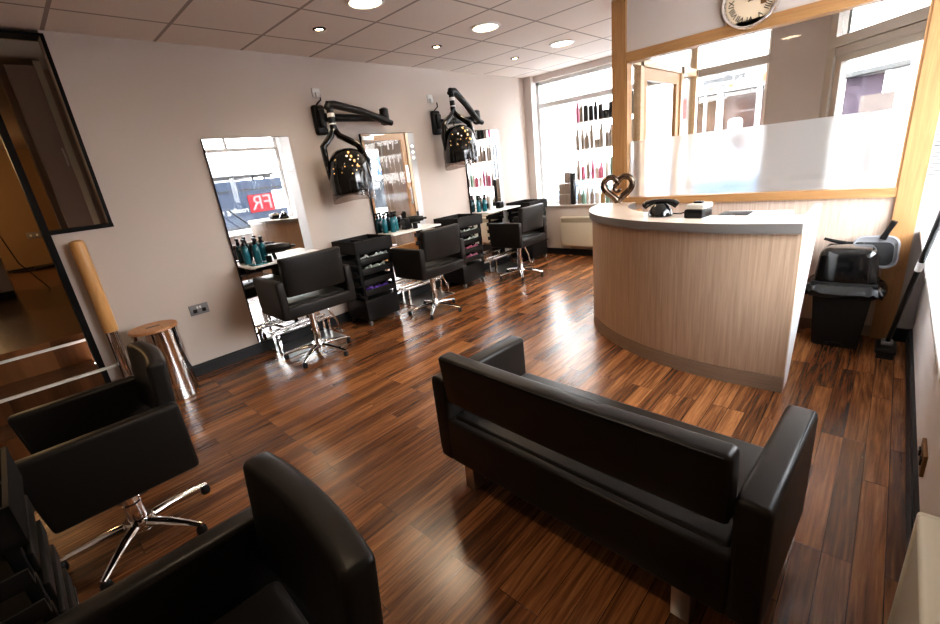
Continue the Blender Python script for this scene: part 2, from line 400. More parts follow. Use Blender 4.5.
# ---- lobby side screen with glazed door
ss = struct(MB().box(2.37, 2.44, YP + .12, YP + .20, 0, CZ).box(2.37, 2.44, 4.50, 4.58, 0, 2.28).box(2.37, 2.44, 5.60, 5.68, 0, 2.28).box(2.37, 2.44, 6.10, 6.17, 0, CZ)
            .box(2.37, 2.44, YP + .12, 6.15, 2.21, 2.28).box(2.37, 2.44, YP + .2, 4.5, .95, 1.0).build('wall_side_screen', M_oaky))
MB().box(2.40, 2.408, YP + .2, 6.1, 2.28, CZ).box(2.40, 2.408, YP + .2, 4.5, .0, 2.21).box(2.40, 2.408, 5.68, 6.1, 0, 2.21).build('glass_pane', M_glassp, ss)
ld = struct(MB().box(2.385, 2.425, 4.585, 4.685, .01, 2.205).box(2.385, 2.425, 5.495, 5.595, .01, 2.205).box(2.385, 2.425, 4.685, 5.495, .01, .22).box(2.385, 2.425, 4.685, 5.495, 2.10, 2.205).build('door_1', M_oak))
MB().box(2.401, 2.409, 4.685, 5.495, .22, 2.10).build('glass_pane', M_glassp, ld)
MB().box(2.335, 2.385, 4.62, 4.86, 2.11, 2.18, r=.008).box(2.345, 2.36, 4.8, 5.1, 2.185, 2.195).build('door_closer', M_brushed, ld)
MB().box(2.378, 2.385, 5.515, 5.575, 1.35, 1.65).build('push_plate', M_brushed, ld)
MB().cyl((2.34, 5.53, .95), (2.34, 5.53, 1.25), .012).cyl((2.34, 5.53, .98), (2.386, 5.53, .98), .01).cyl((2.34, 5.53, 1.22), (2.386, 5.53, 1.22), .01).build('pull_handle', M_brushed, ld)

# ================================================================== stairs and hall
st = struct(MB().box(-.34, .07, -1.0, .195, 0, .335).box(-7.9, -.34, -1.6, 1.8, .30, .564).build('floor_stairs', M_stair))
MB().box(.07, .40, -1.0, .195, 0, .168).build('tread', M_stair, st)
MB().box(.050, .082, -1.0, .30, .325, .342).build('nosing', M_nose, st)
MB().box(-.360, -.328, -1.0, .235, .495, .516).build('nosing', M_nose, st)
struct(MB().box(-7.9, -7.6, -1.6, 1.8, .4, 3.).build('wall_hall_end', M_hall))
struct(MB().box(-7.9, -.12, -1.7, -1.6, 0, 3.).box(-7.9, -.12, 1.8, 1.9, 0, 3.).box(-.24, -.122, YB, -1.0, 0, 3.).box(-.24, -.122, -1.0, 1.9, CZ - .01, 3.).build('wall_hall_side', M_hall))
struct(MB().box(-7.6, -7.57, -1.5, 1.8, .508, .60).build('baseboard_hall', M_skirt))
struct(MB().box(-7.6, -.12, -1.6, 1.8, 2.72, 2.80).build('ceiling_hall', M_wall))
struct(MB().box(-1.45, -1.35, .40, 1.8, .4, 2.72).box(-1.45, -.12, .9, 1.0, .4, 2.72).build('wall_hall_dark', M_mauve))
hd = struct(MB().box(-1.0, -.96, .42, .60, .508, 2.66).build('door_3', M_mauve))
MB().box(-.99, -.95, .60, .645, .508, 2.70).build('door_edge', M_cream, hd)
MB().tube([(-.955, .575, 1.88), (-.925, .575, 1.88), (-.925, .575, 2.02), (-.955, .575, 2.02)], .007, 8).build('pull_handle', M_white, hd)

cab = thing('hall_cabinet', 'white cabinet at the far end of the raised hall', 'cabinet', (-4.05, -.5, .564))
MB().box(-.38, .38, -.42, .40, .08, .82, r=.006).build('carcass', M_white, cab)
MB().box(-.36, .36, -.40, .39, 0, .08).build('plinth', M_skirt, cab)
MB().box(-.40, .40, -.44, .42, .82, .85, r=.004).build('worktop', M_white, cab)
MB().box(.381, .395, -.40, -.02, .10, .80).build('door', M_white, cab)
MB().box(.381, .395, .0, .38, .10, .80).build('door', M_white, cab)
th = thing('tool_holder', 'dark stand of styling tools with trailing leads on the hall cabinet', 'tool holder', (-3.85, -.32, 1.358))
MB().lathe([(.10, 0), (.10, .015), (.02, .03)]).cyl((0, 0, .02), (0, 0, .34), .014).build('stand', M_pblack, th)
MB().tube([(0, 0, .33), (.03, .10, .35), (.05, .22, .36)], [.02, .03, .016], 8).tube([(0, 0, .22), (.05, .06, .22), (.08, .16, .23)], [.02, .028, .014], 8).build('curling_tong', M_pblack, th)
MB().tube([(0, .02, .1), (.06, .16, .06), (.06, .30, -.02), (.06, .36, -.4), (.02, .55, -.80)], .006, 6).build('lead', M_pblack, th)
ws = thing('wall_socket', 'dark double socket low on the tan wall in the hall', 'socket', (-7.6, .42, 1.17))
MB().box(0, .012, -.10, .10, -.06, .06, r=.004).build('plate', M_grey, ws)
for y in (-.06, .03): MB().box(.012, .02, y, y + .03, -.02, .02).build('rocker', M_white, ws)
fl = MB().tube([(0, 0, .01), (.2, .1, .012), (.3, .3, .01), (.15, .5, .012), (.4, .6, .01)], .02, 6).box(.05, .32, .28, .62, 0, .05, r=.02).build('cable_bundle', M_pblack, None, (-7.35, -.05, .564))
tag(fl, 'black tangle of cables on the hall floor against the tan wall', 'cables')

gp = thing('grab_post', 'thick round wooden grip on a chrome post beside the stairs', 'handrail', (.066, .347, 0))
MB().tube([(0, 0, .60), (0, 0, .62), (0, 0, 1.26), (0, 0, 1.295), (0, 0, 1.305)], [.044, .047, .047, .040, .02], 18).build('wooden_grip', M_railwood, gp)
MB().cyl((0, 0, .008), (0, 0, .60), .042, seg=18).lathe([(.075, 0), (.075, .006), (.045, .012)]).build('chrome_post', M_chrome, gp)
MB().cyl((-.066, -.01, .64), (0, 0, .64), .013).build('bracket', M_chrome, gp)
MB().cyl((-.066, -.01, 1.05), (0, 0, 1.05), .013).build('bracket', M_chrome, gp)

# ================================================================== upholstery helper
def slab(mb, w, t, h, r, bulge=0., lean=0., nx=10, corner=.0):
    """cushion slab: width along y, thickness along x, height along z (z from 0), front at -x, bulging to +x in the middle; leans by +x with z"""
    ys = []
    for k in range(4): ys.append((-w / 2 + r * (1 - math.cos(k / 3 * PI / 2)), math.sin(k / 3 * PI / 2)))
    mid = [(-w / 2 + r + (w - 2 * r) * i / nx, 1.) for i in range(1, nx)]
    ys = ys + mid + [(-y, s) for y, s in ys[::-1]]
    rings = []
    for y, s in ys:
        ins = r * (1 - s)
        tt, hh = t / 2 - ins, h / 2 - ins
        rr = max(r * .98 - ins, .002)
        pts = []
        for cx, cz, a0 in ((tt - rr, hh - rr, 0), (-tt + rr, hh - rr, 90), (-tt + rr, -hh + rr, 180), (tt - rr, -hh + rr, 270)):
            for k in range(4):
                a = math.radians(a0 + 30 * k)
                x = cx + rr * math.cos(a); z = cz + rr * math.sin(a)
                bx = bulge * (1 - (2 * y / w) ** 2)
                pts.append(Vector((x + bx + lean * (z + h / 2), y, z + h / 2)))
        rings.append(pts)
    return mb.rings(rings)

# ------------------------------------------------------------------ styling chair: faces -x, origin on floor under the column
def make_chair(label):
    c = thing('styling_chair', label, 'chair', group='black salon styling chairs')
    W, ta, zb, zr, za, D = .655, .068, .45, .552, .767, .50
    h = W / 2; r = D / 2
    for s in (-1, 1):
        a = MB().box(-r, r, min(s * h, s * (h - ta)), max(s * h, s * (h - ta)), zb, za, r=.018)
        # front lower edge slopes back a little
        for v in a.b.verts:
            if v.co.x < -r + .03 and v.co.z < zb + .04: v.co.x += .03
        a.build('armrest', M_leather, c)
    MB().box(r - ta, r + .001, -h + ta * .6, h - ta * .6, zb, zr, r=.018).build('back_band', M_leather, c)
    sm = MB().box(-r + .02, r - .05, -h + ta, h - ta, zb + .005, zr + .02, r=.03)
    sm.build('seat', M_leather, c)
    b = MB(); slab(b, .515, .072, .315, .020, bulge=.022, lean=.085)
    for v in b.b.verts: v.co.x += r - .045; v.co.z += .628
    bo = b.build('backrest', M_leather, c)
    MB().lathe([(.055, .445), (.055, .425), (.03, .42), (.03, .25), (.036, .245), (.036, .12), (.05, .10), (.05, .085)], seg=20).build('gas_column', M_chrome, c)
    MB().lathe([(.052, .115), (.06, .10), (.06, .07), (.04, .06)], seg=20).build('hub', M_chrome, c)
    for k in range(5):
        a = 2 * PI * k / 5 + .35
        d = Vector((math.cos(a), math.sin(a), 0))
        lg = MB().tube([d * .045 + Vector((0, 0, .088)), d * .13 + Vector((0, 0, .082)), d * .24 + Vector((0, 0, .062)), d * .305 + Vector((0, 0, .048))], [.026, .022, .017, .013], 10, .75).build('base_leg', M_chrome, c)
        p = d * .295
        MB().lathe([(.012, .045), (.020, .034), (.022, .012), (.018, .0)], c=(p.x, p.y, 0), seg=10).build('glide', M_pblackm, lg)
    MB().tube([(-.03, .05, .40), (-.03, .16, .385), (.0, .215, .25), (.01, .22, .155)], .008, 8).tube([(-.05, .22, .15), (.07, .22, .15)], .010, 8).build('pump_lever', M_chrome, c)
    return c
ch = make_chair('black styling chair in front of the mirror nearest the chrome bin')
ch.location = (.61, 1.685, 0); ch.rotation_euler = (0, 0, -.035); ch.scale = (1.04, 1.04, 1.03)
dup(ch, 'black styling chair in front of the middle wall mirror', (.735, 3.06, 0), .0).scale = (1., 1., 1.)
dup(ch, 'black styling chair in front of the mirror nearest the shop window', (.745, 4.66, 0), .047).scale = (1., 1., 1.)
nm = dup(ch, 'black styling chair beside the chrome bin, showing a whole chrome star base', (1.93, .03, -.045), PI / 2 - .02); nm.scale = (1.05, .93, 1.); 
nn = dup(ch, 'black styling chair cut off by the lower picture edge, its curved backrest nearest', (3.46, .02, -.045), PI / 2 - .04); nn.scale = (1., 1., 1.)
for o in (nm, nn):                       # pumped down: the seat sits lower, the star base stays on the floor
    o.location.z = 0
    for k in kids(o):
        if k.name.split('.')[0] in ('armrest', 'back_band', 'seat', 'backrest'): k.location.z -= .075
        if k.name.split('.')[0] in ('gas_column', 'pump_lever'): k.location.z -= .03; k.scale.z = .93

# ================================================================== mirrors, shelves, footrests
Y0 = (1.37, 2.935, 4.57)
def make_mirror(label):
    m = thing('wall_mirror', label, 'mirror', group='tall salon mirrors on the wall')
    MB().box(.002, .026, 0, .755, .11, 1.957).build('backing', M_pblackm, m)
    MB().box(.026, .030, .004, .665, .114, 1.953).build('mirror_glass', M_mirror, m)
    s = MB().box(.026, .0315, .665, .753, .114, 1.953).build('light_strip', M_strip, m)
    l = MB()
    for z in (1.80, 1.735, 1.67): l.cyl((.031, .709, z), (.033, .709, z), .0125, seg=14)
    l.build('led_spot', M_led, s)
    return m
mr = make_mirror('tall wall mirror nearest the stairs, reflecting a blue van'); mr.location = (0, Y0[0], 0); mr.rotation_euler = (0, 0, -.016)
dup(mr, 'tall wall mirror in the middle, reflecting an oak door', (.010, Y0[1], 0), .0115)
dup(mr, 'tall wall mirror nearest the shop window, partly behind a dryer hood', (0, Y0[2], 0), 0.)
def make_shelf(label):
    s = thing('styling_shelf', label, 'shelf', group='white shelves below the mirrors')
    MB().box(.033, .335, .0, .74, .855, .875, r=.005).build('shelf_board', M_white, s)
    MB().box(.033, .05, .06, .09, .70, .855).box(.033, .28, .06, .09, .835, .855).build('bracket', M_chrome, s)
    MB().box(.033, .05, .64, .67, .70, .855).box(.033, .28, .64, .67, .835, .855).build('bracket', M_chrome, s)
    return s
sh = make_shelf('white shelf below the mirror nearest the stairs'); sh.location = (0, Y0[0], 0)
dup(sh, 'white shelf below the middle mirror', (0, Y0[1], 0)); dup(sh, 'white shelf below the mirror nearest the shop window', (0, Y0[2], 0))
def make_foot(label):
    f = thing('footrest', label, 'footrest', group='chrome footrests below the mirrors')
    MB().box(.03, .44, .10, .70, 0, .005).build('floor_plate', M_plate, f)
    for x in (.15, .27): MB().cyl((x, .06, .205), (x, .66, .205), .014, seg=12).build('foot_bar', M_chrome, f)
    for y in (.10, .62):
        MB().box(.255, .285, y - .012, y + .012, .005, .195).box(.135, .165, y - .012, y + .012, .005, .195).box(.13, .29, y - .01, y + .01, .18, .195).build('leg', M_chrome, f)
    return f
ft = make_foot('chrome footrest below the mirror nearest the stairs'); ft.location = (0, Y0[0], 0)
dup(ft, 'chrome footrest below the middle mirror', (0, Y0[1] + .03, 0)); dup(ft, 'chrome footrest below the mirror nearest the shop window', (0, Y0[2] + .03, 0))

# ---- things on the shelves
def spray(label, loc, group):
    b = thing('spray_bottle', label, 'bottle', loc, group=group)
    MB().lathe([(.030, 0), (.033, .01), (.033, .125), (.026, .15), (.013, .165), (.013, .17)], seg=14).build('bottle_body', M_teal, b)
    MB().lathe([(.016, .168), (.016, .19), (.010, .195), (.009, .205)], seg=10).box(-.012, .035, -.011, .011, .205, .228, r=.004).tube([(.025, 0, .21), (.036, 0, .19), (.033, 0, .17)], .004, 6).build('trigger_head', M_pblack, b)
    return b
sp = None
st_names = ('mirror nearest the stairs', 'middle mirror', 'mirror nearest the shop window')
side = ('the one nearest the stairs', 'middle of three', 'the one farthest from the stairs')
for i in range(3):
    for k in range(3):
        if i == 2 and k == 2: continue
        lab = 'teal spray bottle, %s, shelf of the %s' % (side[k] if i < 2 else ('the left one', 'the right one')[k], st_names[i])
        loc = (.10 + .045 * (k % 2), Y0[i] + .075 + .078 * k, .875)
        sp = spray(lab, loc, 'teal spray bottles') if sp is None else dup(sp, lab, loc)
def comb_stand(label, loc):
    c = thing('comb_stand', label, 'comb holder', loc)
    MB().box(-.045, .045, -.035, .035, 0, .13, r=.006).build('holder', M_pblack, c)
    q = MB()
    for k in range(7): q.box(-.040, .040, -.036, -.033, .02 + k * .015, .026 + k * .015)
    q.build('comb_teeth', M_grey, c)
    MB().box(-.03, .03, -.02, -.015, .13, .19).box(-.03, .03, .0, .005, .13, .21).build('combs', M_pblackm, c)
comb_stand('black comb stand beside teal bottles on the middle shelf', (.16, Y0[1] + .33, .875))
def pot(label, loc, m=M_pblack, r=.03, hh=.07):
    o = MB().lathe([(r * .9, 0), (r, .005), (r, hh * .8), (r * 1.05, hh * .8), (r * 1.05, hh), (r * .9, hh)], seg=14).build('product_pot', m, None, loc)
    return tag(o, label, 'pot')
def dryer_gun(label, loc, rz):
    d = thing('hair_dryer', label, 'hair dryer', loc, rz)
    MB().tube([(-.10, 0, .10), (-.08, 0, .10), (.05, 0, .10), (.09, 0, .10), (.12, 0, .10)], [.035, .045, .042, .03, .028], 14).build('barrel', M_pblack, d)
    MB().tube([(-.05, 0, .08), (-.04, 0, .03), (-.035, 0, .0)], [.022, .02, .018], 10, .8).build('handle', M_pblack, d)
    MB().box(.12, .16, -.035, .035, .09, .11, r=.006).build('nozzle', M_pblackm, d)
dryer_gun('black hair dryer on the middle shelf beside the comb stand', (.17, Y0[1] + .45, .875), .9)
dryer_gun('black hair dryer on the shelf nearest the stairs', (.19, Y0[0] + .33, .875), 1.2)
pot('small white topped black pot in front of the dryer, middle shelf', (.25, Y0[1] + .40, .875))
pot('small black pot at the front of the shelf nearest the stairs', (.27, Y0[0] + .20, .875), r=.026, hh=.06)
o = MB().box(-.05, .05, -.07, .07, 0, .012, r=.003).build('folded_card', M_teal, None, (.27, Y0[0] + .10, .875)); tag(o, 'small blue card lying on the shelf nearest the stairs', 'card')
o = MB().lathe([(.03, 0), (.033, .01), (.033, .16), (.014, .185), (.014, .22), (.01, .225)], seg=14).build('pump_bottle', M_white, None, (.13, Y0[2] + .30, .875)); tag(o, 'white pump bottle on the shelf nearest the shop window', 'bottle')
o = MB().box(-.04, .04, -.05, .05, 0, .09, r=.01).build('brush_pot', M_pblack, None, (.15, Y0[2] + .48, .875)); tag(o, 'squat black box on the shelf nearest the shop window', 'box')

# ---- trolleys: front faces +x, origin floor centre
def make_trolley(label):
    t = thing('salon_trolley', label, 'trolley', group='black salon trolleys')
    a, b, H = .19, .195, .815
    base = MB().box(-a, a, -b, b, .055, .245, r=.008).build('base_box', M_pblack, t)
    MB().box(-a - .01, a + .01, -b - .01, b + .01, .245, .262, r=.004).build('base_rim', M_pblackm, base)
    for sx in (-1, 1):
        for sy in (-1, 1):
            MB().box(min(sx * a, sx * (a - .03)), max(sx * a, sx * (a - .03)), min(sy * b, sy * (b - .03)), max(sy * b, sy * (b - .03)), .24, .70, r=.004).build('post', M_pblack, t)
            c = MB().tube([(sx * .16, sy * .165 - .012, .026), (sx * .16, sy * .165 + .012, .026)], .026, 14).build('caster', M_grey, t)
            MB().box(sx * .16 - .012, sx * .16 + .012, sy * .165 - .018, sy * .165 + .018, .04, .06).build('fork', M_pblack, c)
    for k in range(4):
        z = .30 + k * .10
        d = MB().box(-a + .02, a + .012, -b + .012, b - .012, z, z + .008).box(a - .0, a + .014, -b + .012, b - .012, z, z + .055, r=.004).box(-a + .02, -a + .03, -b + .012, b - .012, z, z + .06)
        d.box(-a + .02, a, -b - .045, -b - .036, z + .005, z + .05, r=.003).box(-a + .02, a, -b - .045, -b + .02, z, z + .008).box(-a + .02, a, b - .02, b - .012, z, z + .06)
        d.build('drawer', M_pblackm, t)
    top = MB().box(-a - .015, a + .02, -b - .02, b + .02, .70, .715).box(a + .008, a + .02, -b - .02, b + .02, .70, H).box(-a - .015, -a - .003, -b - .02, b + .02, .70, H).box(-a - .015, a + .02, -b - .02, -b - .008, .70, H).box(-a - .015, a + .02, b + .008, b + .02, .70, H)
    top.box(-a, a, -.006, .006, .715, H - .02).box(-.006, .006, -b, b, .715, H - .02).build('top_tray', M_pblackm, t)
    return t
TR = ((.265, 2.56), (.235, 4.07), (.245, 5.585))
tl = make_trolley('black trolley with purple items, between the first and second styling chairs'); tl.location = (*TR[0], 0); tl.scale = (1.05, 1.07, 1.11)
dup(tl, 'black trolley between the second and third styling chairs', (*TR[1], 0))
dup(tl, 'black trolley in the corner by the shop window', (*TR[2], 0))
dup(tl, 'black trolley at the lower left edge between the two foreground chairs', (2.61, -.40, .0), PI / 2).scale = (1., 1., 1.02)
def strip(label, loc, m, w=.27, n=9, grp='hair tools in the trolley drawers'):
    q = MB(); rnd = random.Random(label)
    for k in range(n):
        y = -w / 2 + w * k / (n - 1); a = rnd.uniform(-.5, .5); l = rnd.uniform(.05, .09)
        q.tube([(-l * math.cos(a) * .5, y - l * math.sin(a), .03), (l * math.cos(a) * .5, y + l * math.sin(a), .045 + rnd.random() * .03)], rnd.uniform(.009, .015), 6)
    o = q.build('hair_tools', m, None, loc); tag(o, label, 'hair tools', grp, 'stuff'); return o
strip('purple rollers in the lowest drawer of the first wall trolley', (TR[0][0] + .14, TR[0][1], .342), M_purple)
strip('pale sectioning clips in the topmost drawer of the first wall trolley', (TR[0][0] + .14, TR[0][1] + .02, .675), M_paper)
strip('pale combs in the second drawer down of the first wall trolley', (TR[0][0] + .14, TR[0][1], .564), M_pale)
strip('pink clips in the second drawer up of the second wall trolley', (TR[1][0] + .14, TR[1][1], .453), M_pink)
strip('pale green clips in the top drawer of the second wall trolley', (TR[1][0] + .14, TR[1][1], .675), M_pale)
strip('grey combs in the second drawer down of the second wall trolley', (TR[1][0] + .14, TR[1][1], .564), M_pale)
strip('red and pink rollers in the lowest drawer of the second wall trolley', (TR[1][0] + .14, TR[1][1], .342), M_pink)
br = thing('hair_brush', 'round silver hair brush in the trolley at the lower left edge', 'brush', (2.62, -.33, .722), .6)
MB().tube([(0, -.06, .02), (0, .03, .02)], [.022, .022], 14).build('bristle_barrel', M_brushed, br)
MB().tube([(0, .03, .02), (0, .14, .024)], [.010, .012], 10).build('handle', M_pblack, br)

# ================================================================== hood dryers
def hood_dryer(label, loc, joint, elbow, neck_top, hood_c, tilt):
    d = thing('hood_dryer', label, 'hood dryer', loc, group='wall mounted hood dryers')
    MB().box(0, .065, -.065, .065, -.155, .125, r=.026, seg=4).box(.06, .105, -.035, .035, -.09, .08, r=.014).build('wall_plate', M_pblack, d)
    j = Vector(joint); e = Vector(elbow); nk = Vector(neck_top); hc = Vector(hood_c)
    MB().tube([j, j * .5 + e * .5, e], [.047, .043, .043], 14, .85).build('lower_arm', M_pblack, d)
    MB().tube([e + Vector((0, 0, -.075)), e + Vector((0, 0, -.06)), e + Vector((0, 0, .09)), e + Vector((0, 0, .105))], [.025, .052, .050, .025], 14).build('elbow', M_pblack, d)
    up = Vector((.06, 0, .0))
    MB().tube([e + up + Vector((0, .035, -.06)), e + up + Vector((0, -.05, -.035)), (e + nk) / 2 + up * .5 + Vector((0, 0, .01)), nk + Vector((0, .05, .015)), nk + Vector((0, -.005, .01)), nk + Vector((0, -.035, -.02))], [.034, .044, .040, .044, .046, .03], 14, .85).build('upper_arm', M_pblack, d)
    MB().cyl(nk + Vector((0, 0, .01)), nk + Vector((0, 0, -.22)), .032, .030).build('neck', M_pblack, d)
    MB().cyl(nk + Vector((0, 0, -.150)), nk + Vector((0, 0, -.162)), .035).build('neck_ring', M_white, d)
    MB().cyl(nk + Vector((0, 0, -.06)), nk + Vector((0, 0, -.095)), .036).build('neck_label', M_white, d)
    R = RZ(tilt)
    y = MB(); b0 = nk + Vector((0, 0, -.20))
    for s in (-1, 1):
        side_ = hc + R @ Vector((0, s * .205, .02))
        y.tube([b0, b0 + Vector((0, 0, -.06)) + (R @ Vector((0, s * .035, 0))), (b0 + side_) / 2 + R @ Vector((0, s * .065, .035)), side_ + Vector((0, 0, .07)), side_, side_ + Vector((0, 0, -.08))], [.032, .050, .056, .044, .032, .020], 14, .6)
    y.build('yoke', M_gloss, d)
    h = MB(); prof = []
    for k in range(11):
        a = k / 10 * PI / 2; prof.append((.200 * math.sin(a) ** .75 if k else .004, .22 * math.cos(a)))
    prof += [(.212, -.07), (.214, -.14), (.208, -.195), (.198, -.195), (.200, -.14), (.19, 0), (.13, .14), (.004, .195)]
    rings = []
    for r_, z_ in prof:
        ring = []
        for k in range(36):
            a = 2 * PI * k / 36
            p = Vector((r_ * math.cos(a) * 1.06, r_ * math.sin(a), z_))
            if z_ < -.1: p.z += -.02 * math.cos(a) + .015 * math.cos(2 * a)
            ring.append(hc + R @ p)
        rings.append(ring)
    h.rings(rings); hood = h.build('hood', M_gloss, d)
    v = MB(); rings = []
    for r_, z_ in ((.209, -.175), (.212, -.225), (.214, -.27), (.209, -.27), (.205, -.175)):
        rings.append([hc + R @ Vector((r_ * math.cos(2 * PI * k / 36) * 1.06, r_ * math.sin(2 * PI * k / 36), z_ - .02 * math.cos(2 * PI * k / 36) + .022 * math.cos(4 * PI * k / 36))) for k in range(36)])
    v.rings(rings, cap0=False, cap1=False); v.build('clear_visor', M_visor, d)
    g = MB(); rnd = random.Random(3)
    for k in range(9):
        a = -.95 + 1.2 * (k % 4) / 3 + rnd.uniform(-.15, .15); el = -.05 + .26 * (k // 4) + rnd.uniform(-.08, .08)
        rr = .203 * max(math.cos(el), 0) ** .75
        g.sph(hc + R @ Vector((rr * math.cos(a) * 1.06, rr * math.sin(a), .22 * math.sin(el))), .0075, 8)
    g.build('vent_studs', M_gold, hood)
    pn = MB()
    for k in range(4):
        el = .85 - .22 * k; a = -.1 + .10 * k; rr = .203 * math.cos(el) ** .75
        pn.sph(hc + R @ Vector((rr * math.cos(a) * 1.06, rr * math.sin(a), .222 * math.sin(el))), .013, 12, (.7, 1, 1.3))
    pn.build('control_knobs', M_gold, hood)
    pa = Vector((.03, .0, .13))
    MB().tube([Vector((.025, .06, .22)), Vector((.04, .05, .17)), pa, Vector((.05, -.01, .09))], .007, 6).tube([nk + Vector((-.02, 0, -.02)), (nk + j) / 2 + Vector((0, .10, -.24)), Vector((.11, .20, -.20)), Vector((.11, .07, -.04))], .006, 6).build('cable', M_pblackm, d)
    return d
hood_dryer('hood dryer between the first and middle mirrors, arm folded level', (0, 2.495, 2.11), (.10, .03, .0), (.13, .735, -.01), (.30, -.03, .07), (.33, .04, -.53), -.35)
hood_dryer('hood dryer between the middle mirror and the window mirror, arm raised', (0, 4.09, 2.07), (.10, .03, -.02), (.13, .66, .02), (.30, .05, .29), (.33, .07, -.30), -.35)
def fuse_box(label, loc):
    s = thing('fused_spur', label, 'socket', loc, group='small white sockets above the dryers')
    MB().box(0, .012, -.043, .043, -.043, .043, r=.004).build('plate', M_white, s)
    MB().box(.012, .04, -.022, .022, -.05, .0, r=.006).build('plug', M_white, s)
    return s
fuse_box('small white socket above the dryer nearest the stairs', (0, 2.53, 2.35)); fuse_box('small white socket above the dryer nearest the shop window', (0, 4.06, 2.335))
s = thing('wall_socket', 'grey steel double socket on the wall above the chrome bin', 'socket', (0, .974, .574))
MB().box(0, .010, -.075, .075, -.045, .045, r=.003).build('plate', M_grey, s)
MB().box(.010, .014, -.05, -.02, -.025, .005).box(.010, .014, .02, .05, -.025, .005).build('socket_holes', M_pblack, s)
for y in (-.018, .004): MB().box(.010, .016, y, y + .014, .01, .03).build('rocker', M_white, s)
s = thing('wall_socket', 'brown socket plate low on the right wall beside the radiator', 'socket', (XR, 2.19, .215))
MB().box(-.012, 0, -.075, .075, -.047, .047, r=.003).build('plate', M_brass, s)
for y in (-.05, .02): MB().box(-.018, -.012, y, y + .03, -.01, .015).build('rocker', M_pblack, s)

# ================================================================== chrome bin
b = thing('towel_bin', 'tall tapered chrome bin with round wooden lid beside the stairs', 'bin', (.305, .57, 0))
MB().lathe([(.165, 0), (.168, .006), (.166, .02), (.148, .575), (.148, .58)], seg=40).build('bin_body', M_chrome, b)
lo = MB().lathe([(.156, .58), (.160, .584), (.160, .598), (.157, .602), (.001, .602)], seg=40).build('lid', M_binwood, b)
MB().box(-.014, .014, -.045, .045, .602, .6035).build('slot', M_pblack, lo)

# ================================================================== sofa (local: width x, back at y=0, front +y)
so = thing('sofa', 'black leather two seater sofa with its back turned, in front of the desk', 'sofa', (3.519, 1.125, 0), -.047)
W, ta, D, zb, zr, za = 1.367, .092, .60, .146, .378, .586
h = W / 2
for s in (-1, 1):
    x0, x1 = sorted((s * h, s * (h - ta)))
    a = MB().box(x0, x1, 0, D, zb, za, r=.02, seg=4).build('armrest', M_leather2, so)
    xo = x1 - .012 if s > 0 else x0 + .012
    MB().tube([(xo, .012, zb + .02), (xo, .004, zb + .05), (xo, .004, za - .03), (xo, .012, za - .008), (xo, D - .02, za - .002)], .004, 6).build('piping', M_stitch, a)
bb = MB().box(-h + ta - .01, h - ta + .01, .0, .09, zb + .005, zr, r=.014).build('back_band', M_leather2, so)
sc_ = MB()
sc_.box(-h + ta + .002, h - ta - .002, .03, D - .01, zb + .01, zr + .01, r=.022).build('seat', M_leather2, so)
bk = MB(); slab(bk, 1.17, .085, .245, .020, bulge=-.012, lean=0., nx=14)
bk.rot(RZ(PI / 2))     # width now along x, front faces... thickness along y
for v in bk.b.verts: v.co.y = v.co.y + .045 - .10 * (v.co.z) ; v.co.z += .475
bko = bk.build('backrest', M_leather2, so)
MB().tube([(-.565, -.024, .714), (-.3, -.030, .7165), (0, -.034, .7165), (.3, -.030, .7165), (.565, -.024, .714)], .0025, 6).build('piping', M_stitch, bko)
for x in (-h + .16, h - .22):
    for y in (.03, D - .09):
        MB().box(x - .03, x + .03, y, y + .06, 0, zb + .02, r=.003).build('leg', M_brushed, so)

# ================================================================== reception desk
dk = thing('reception_desk', 'curved wood effect reception desk with pale counter before the partition', 'desk', (0, 0, 0))
CX, CY = 3.70, 4.00
def arc(a, b, n=40, t0=0., t1=PI / 2): return [(CX - a * math.cos(t0 + (t1 - t0) * k / n), CY - b * math.sin(t0 + (t1 - t0) * k / n)) for k in range(n + 1)]
def band(a0, b0, a1, b1, xr, yl, z0, z1):
    o_ = [(CX - a0, yl)] + arc(a0, b0) + [(xr, CY - b0 + .02)]
    i_ = [(CX - a1, yl)] + arc(a1, b1) + [(xr, CY - b1 + .02)]
    m = MB()
    V = [[m.b.verts.new((x, y, z)) for x, y in p] for z in (z0, z1) for p in (o_, i_)]
    n = len(o_)
    for k in range(n - 1):
        m.b.faces.new((V[0][k], V[0][k + 1], V[2][k + 1], V[2][k])); m.b.faces.new((V[1][k], V[3][k], V[3][k + 1], V[1][k + 1]))
        m.b.faces.new((V[2][k], V[2][k + 1], V[3][k + 1], V[3][k])); m.b.faces.new((V[0][k], V[1][k], V[1][k + 1], V[0][k + 1]))
    for k in (0, n - 1): m.b.faces.new((V[0][k], V[2][k], V[3][k], V[1][k]))
    return m
band(1.40, 1.13, 1.36, 1.09, 3.989, YP - .03, .102, .962).build('front_panel', M_lam, dk)
band(1.405, 1.135, 1.36, 1.09, 3.989, YP - .03, 0, .097).build('plinth', M_plinth, dk)
band(1.425, 1.155, 1.10, .84, 3.989, YP - .03, .963, 1.018).build('counter_core', M_edge, dk)
ct = band(1.4235, 1.1535, 1.102, .842, 3.989, YP - .031, 1.018, 1.0195).build('counter_top', M_top, dk)
ep = MB(); ep.rings([[Vector((x, CY - 1.06, 0)), Vector((x, 3.06, 0)), Vector((x, 3.62, .96)), Vector((x, 3.64, 1.0192)), Vector((x, CY - 1.06, 1.0192))] for x in (3.955, 3.990)]); ep.build('end_panel', M_white, dk)
wt = MB(); wt.prism(arc(1.355, 1.085) + [(3.95, CY - 1.06), (3.95, 3.62), (3.3, 3.62), (3.0, YP - .04)][0:4], .715, .74)
wt.build('worktop', M_top, dk)
MB().box(2.64, 2.66, 3.60, YP - .04, .74, .963).build('inner_upstand', M_oak, dk)

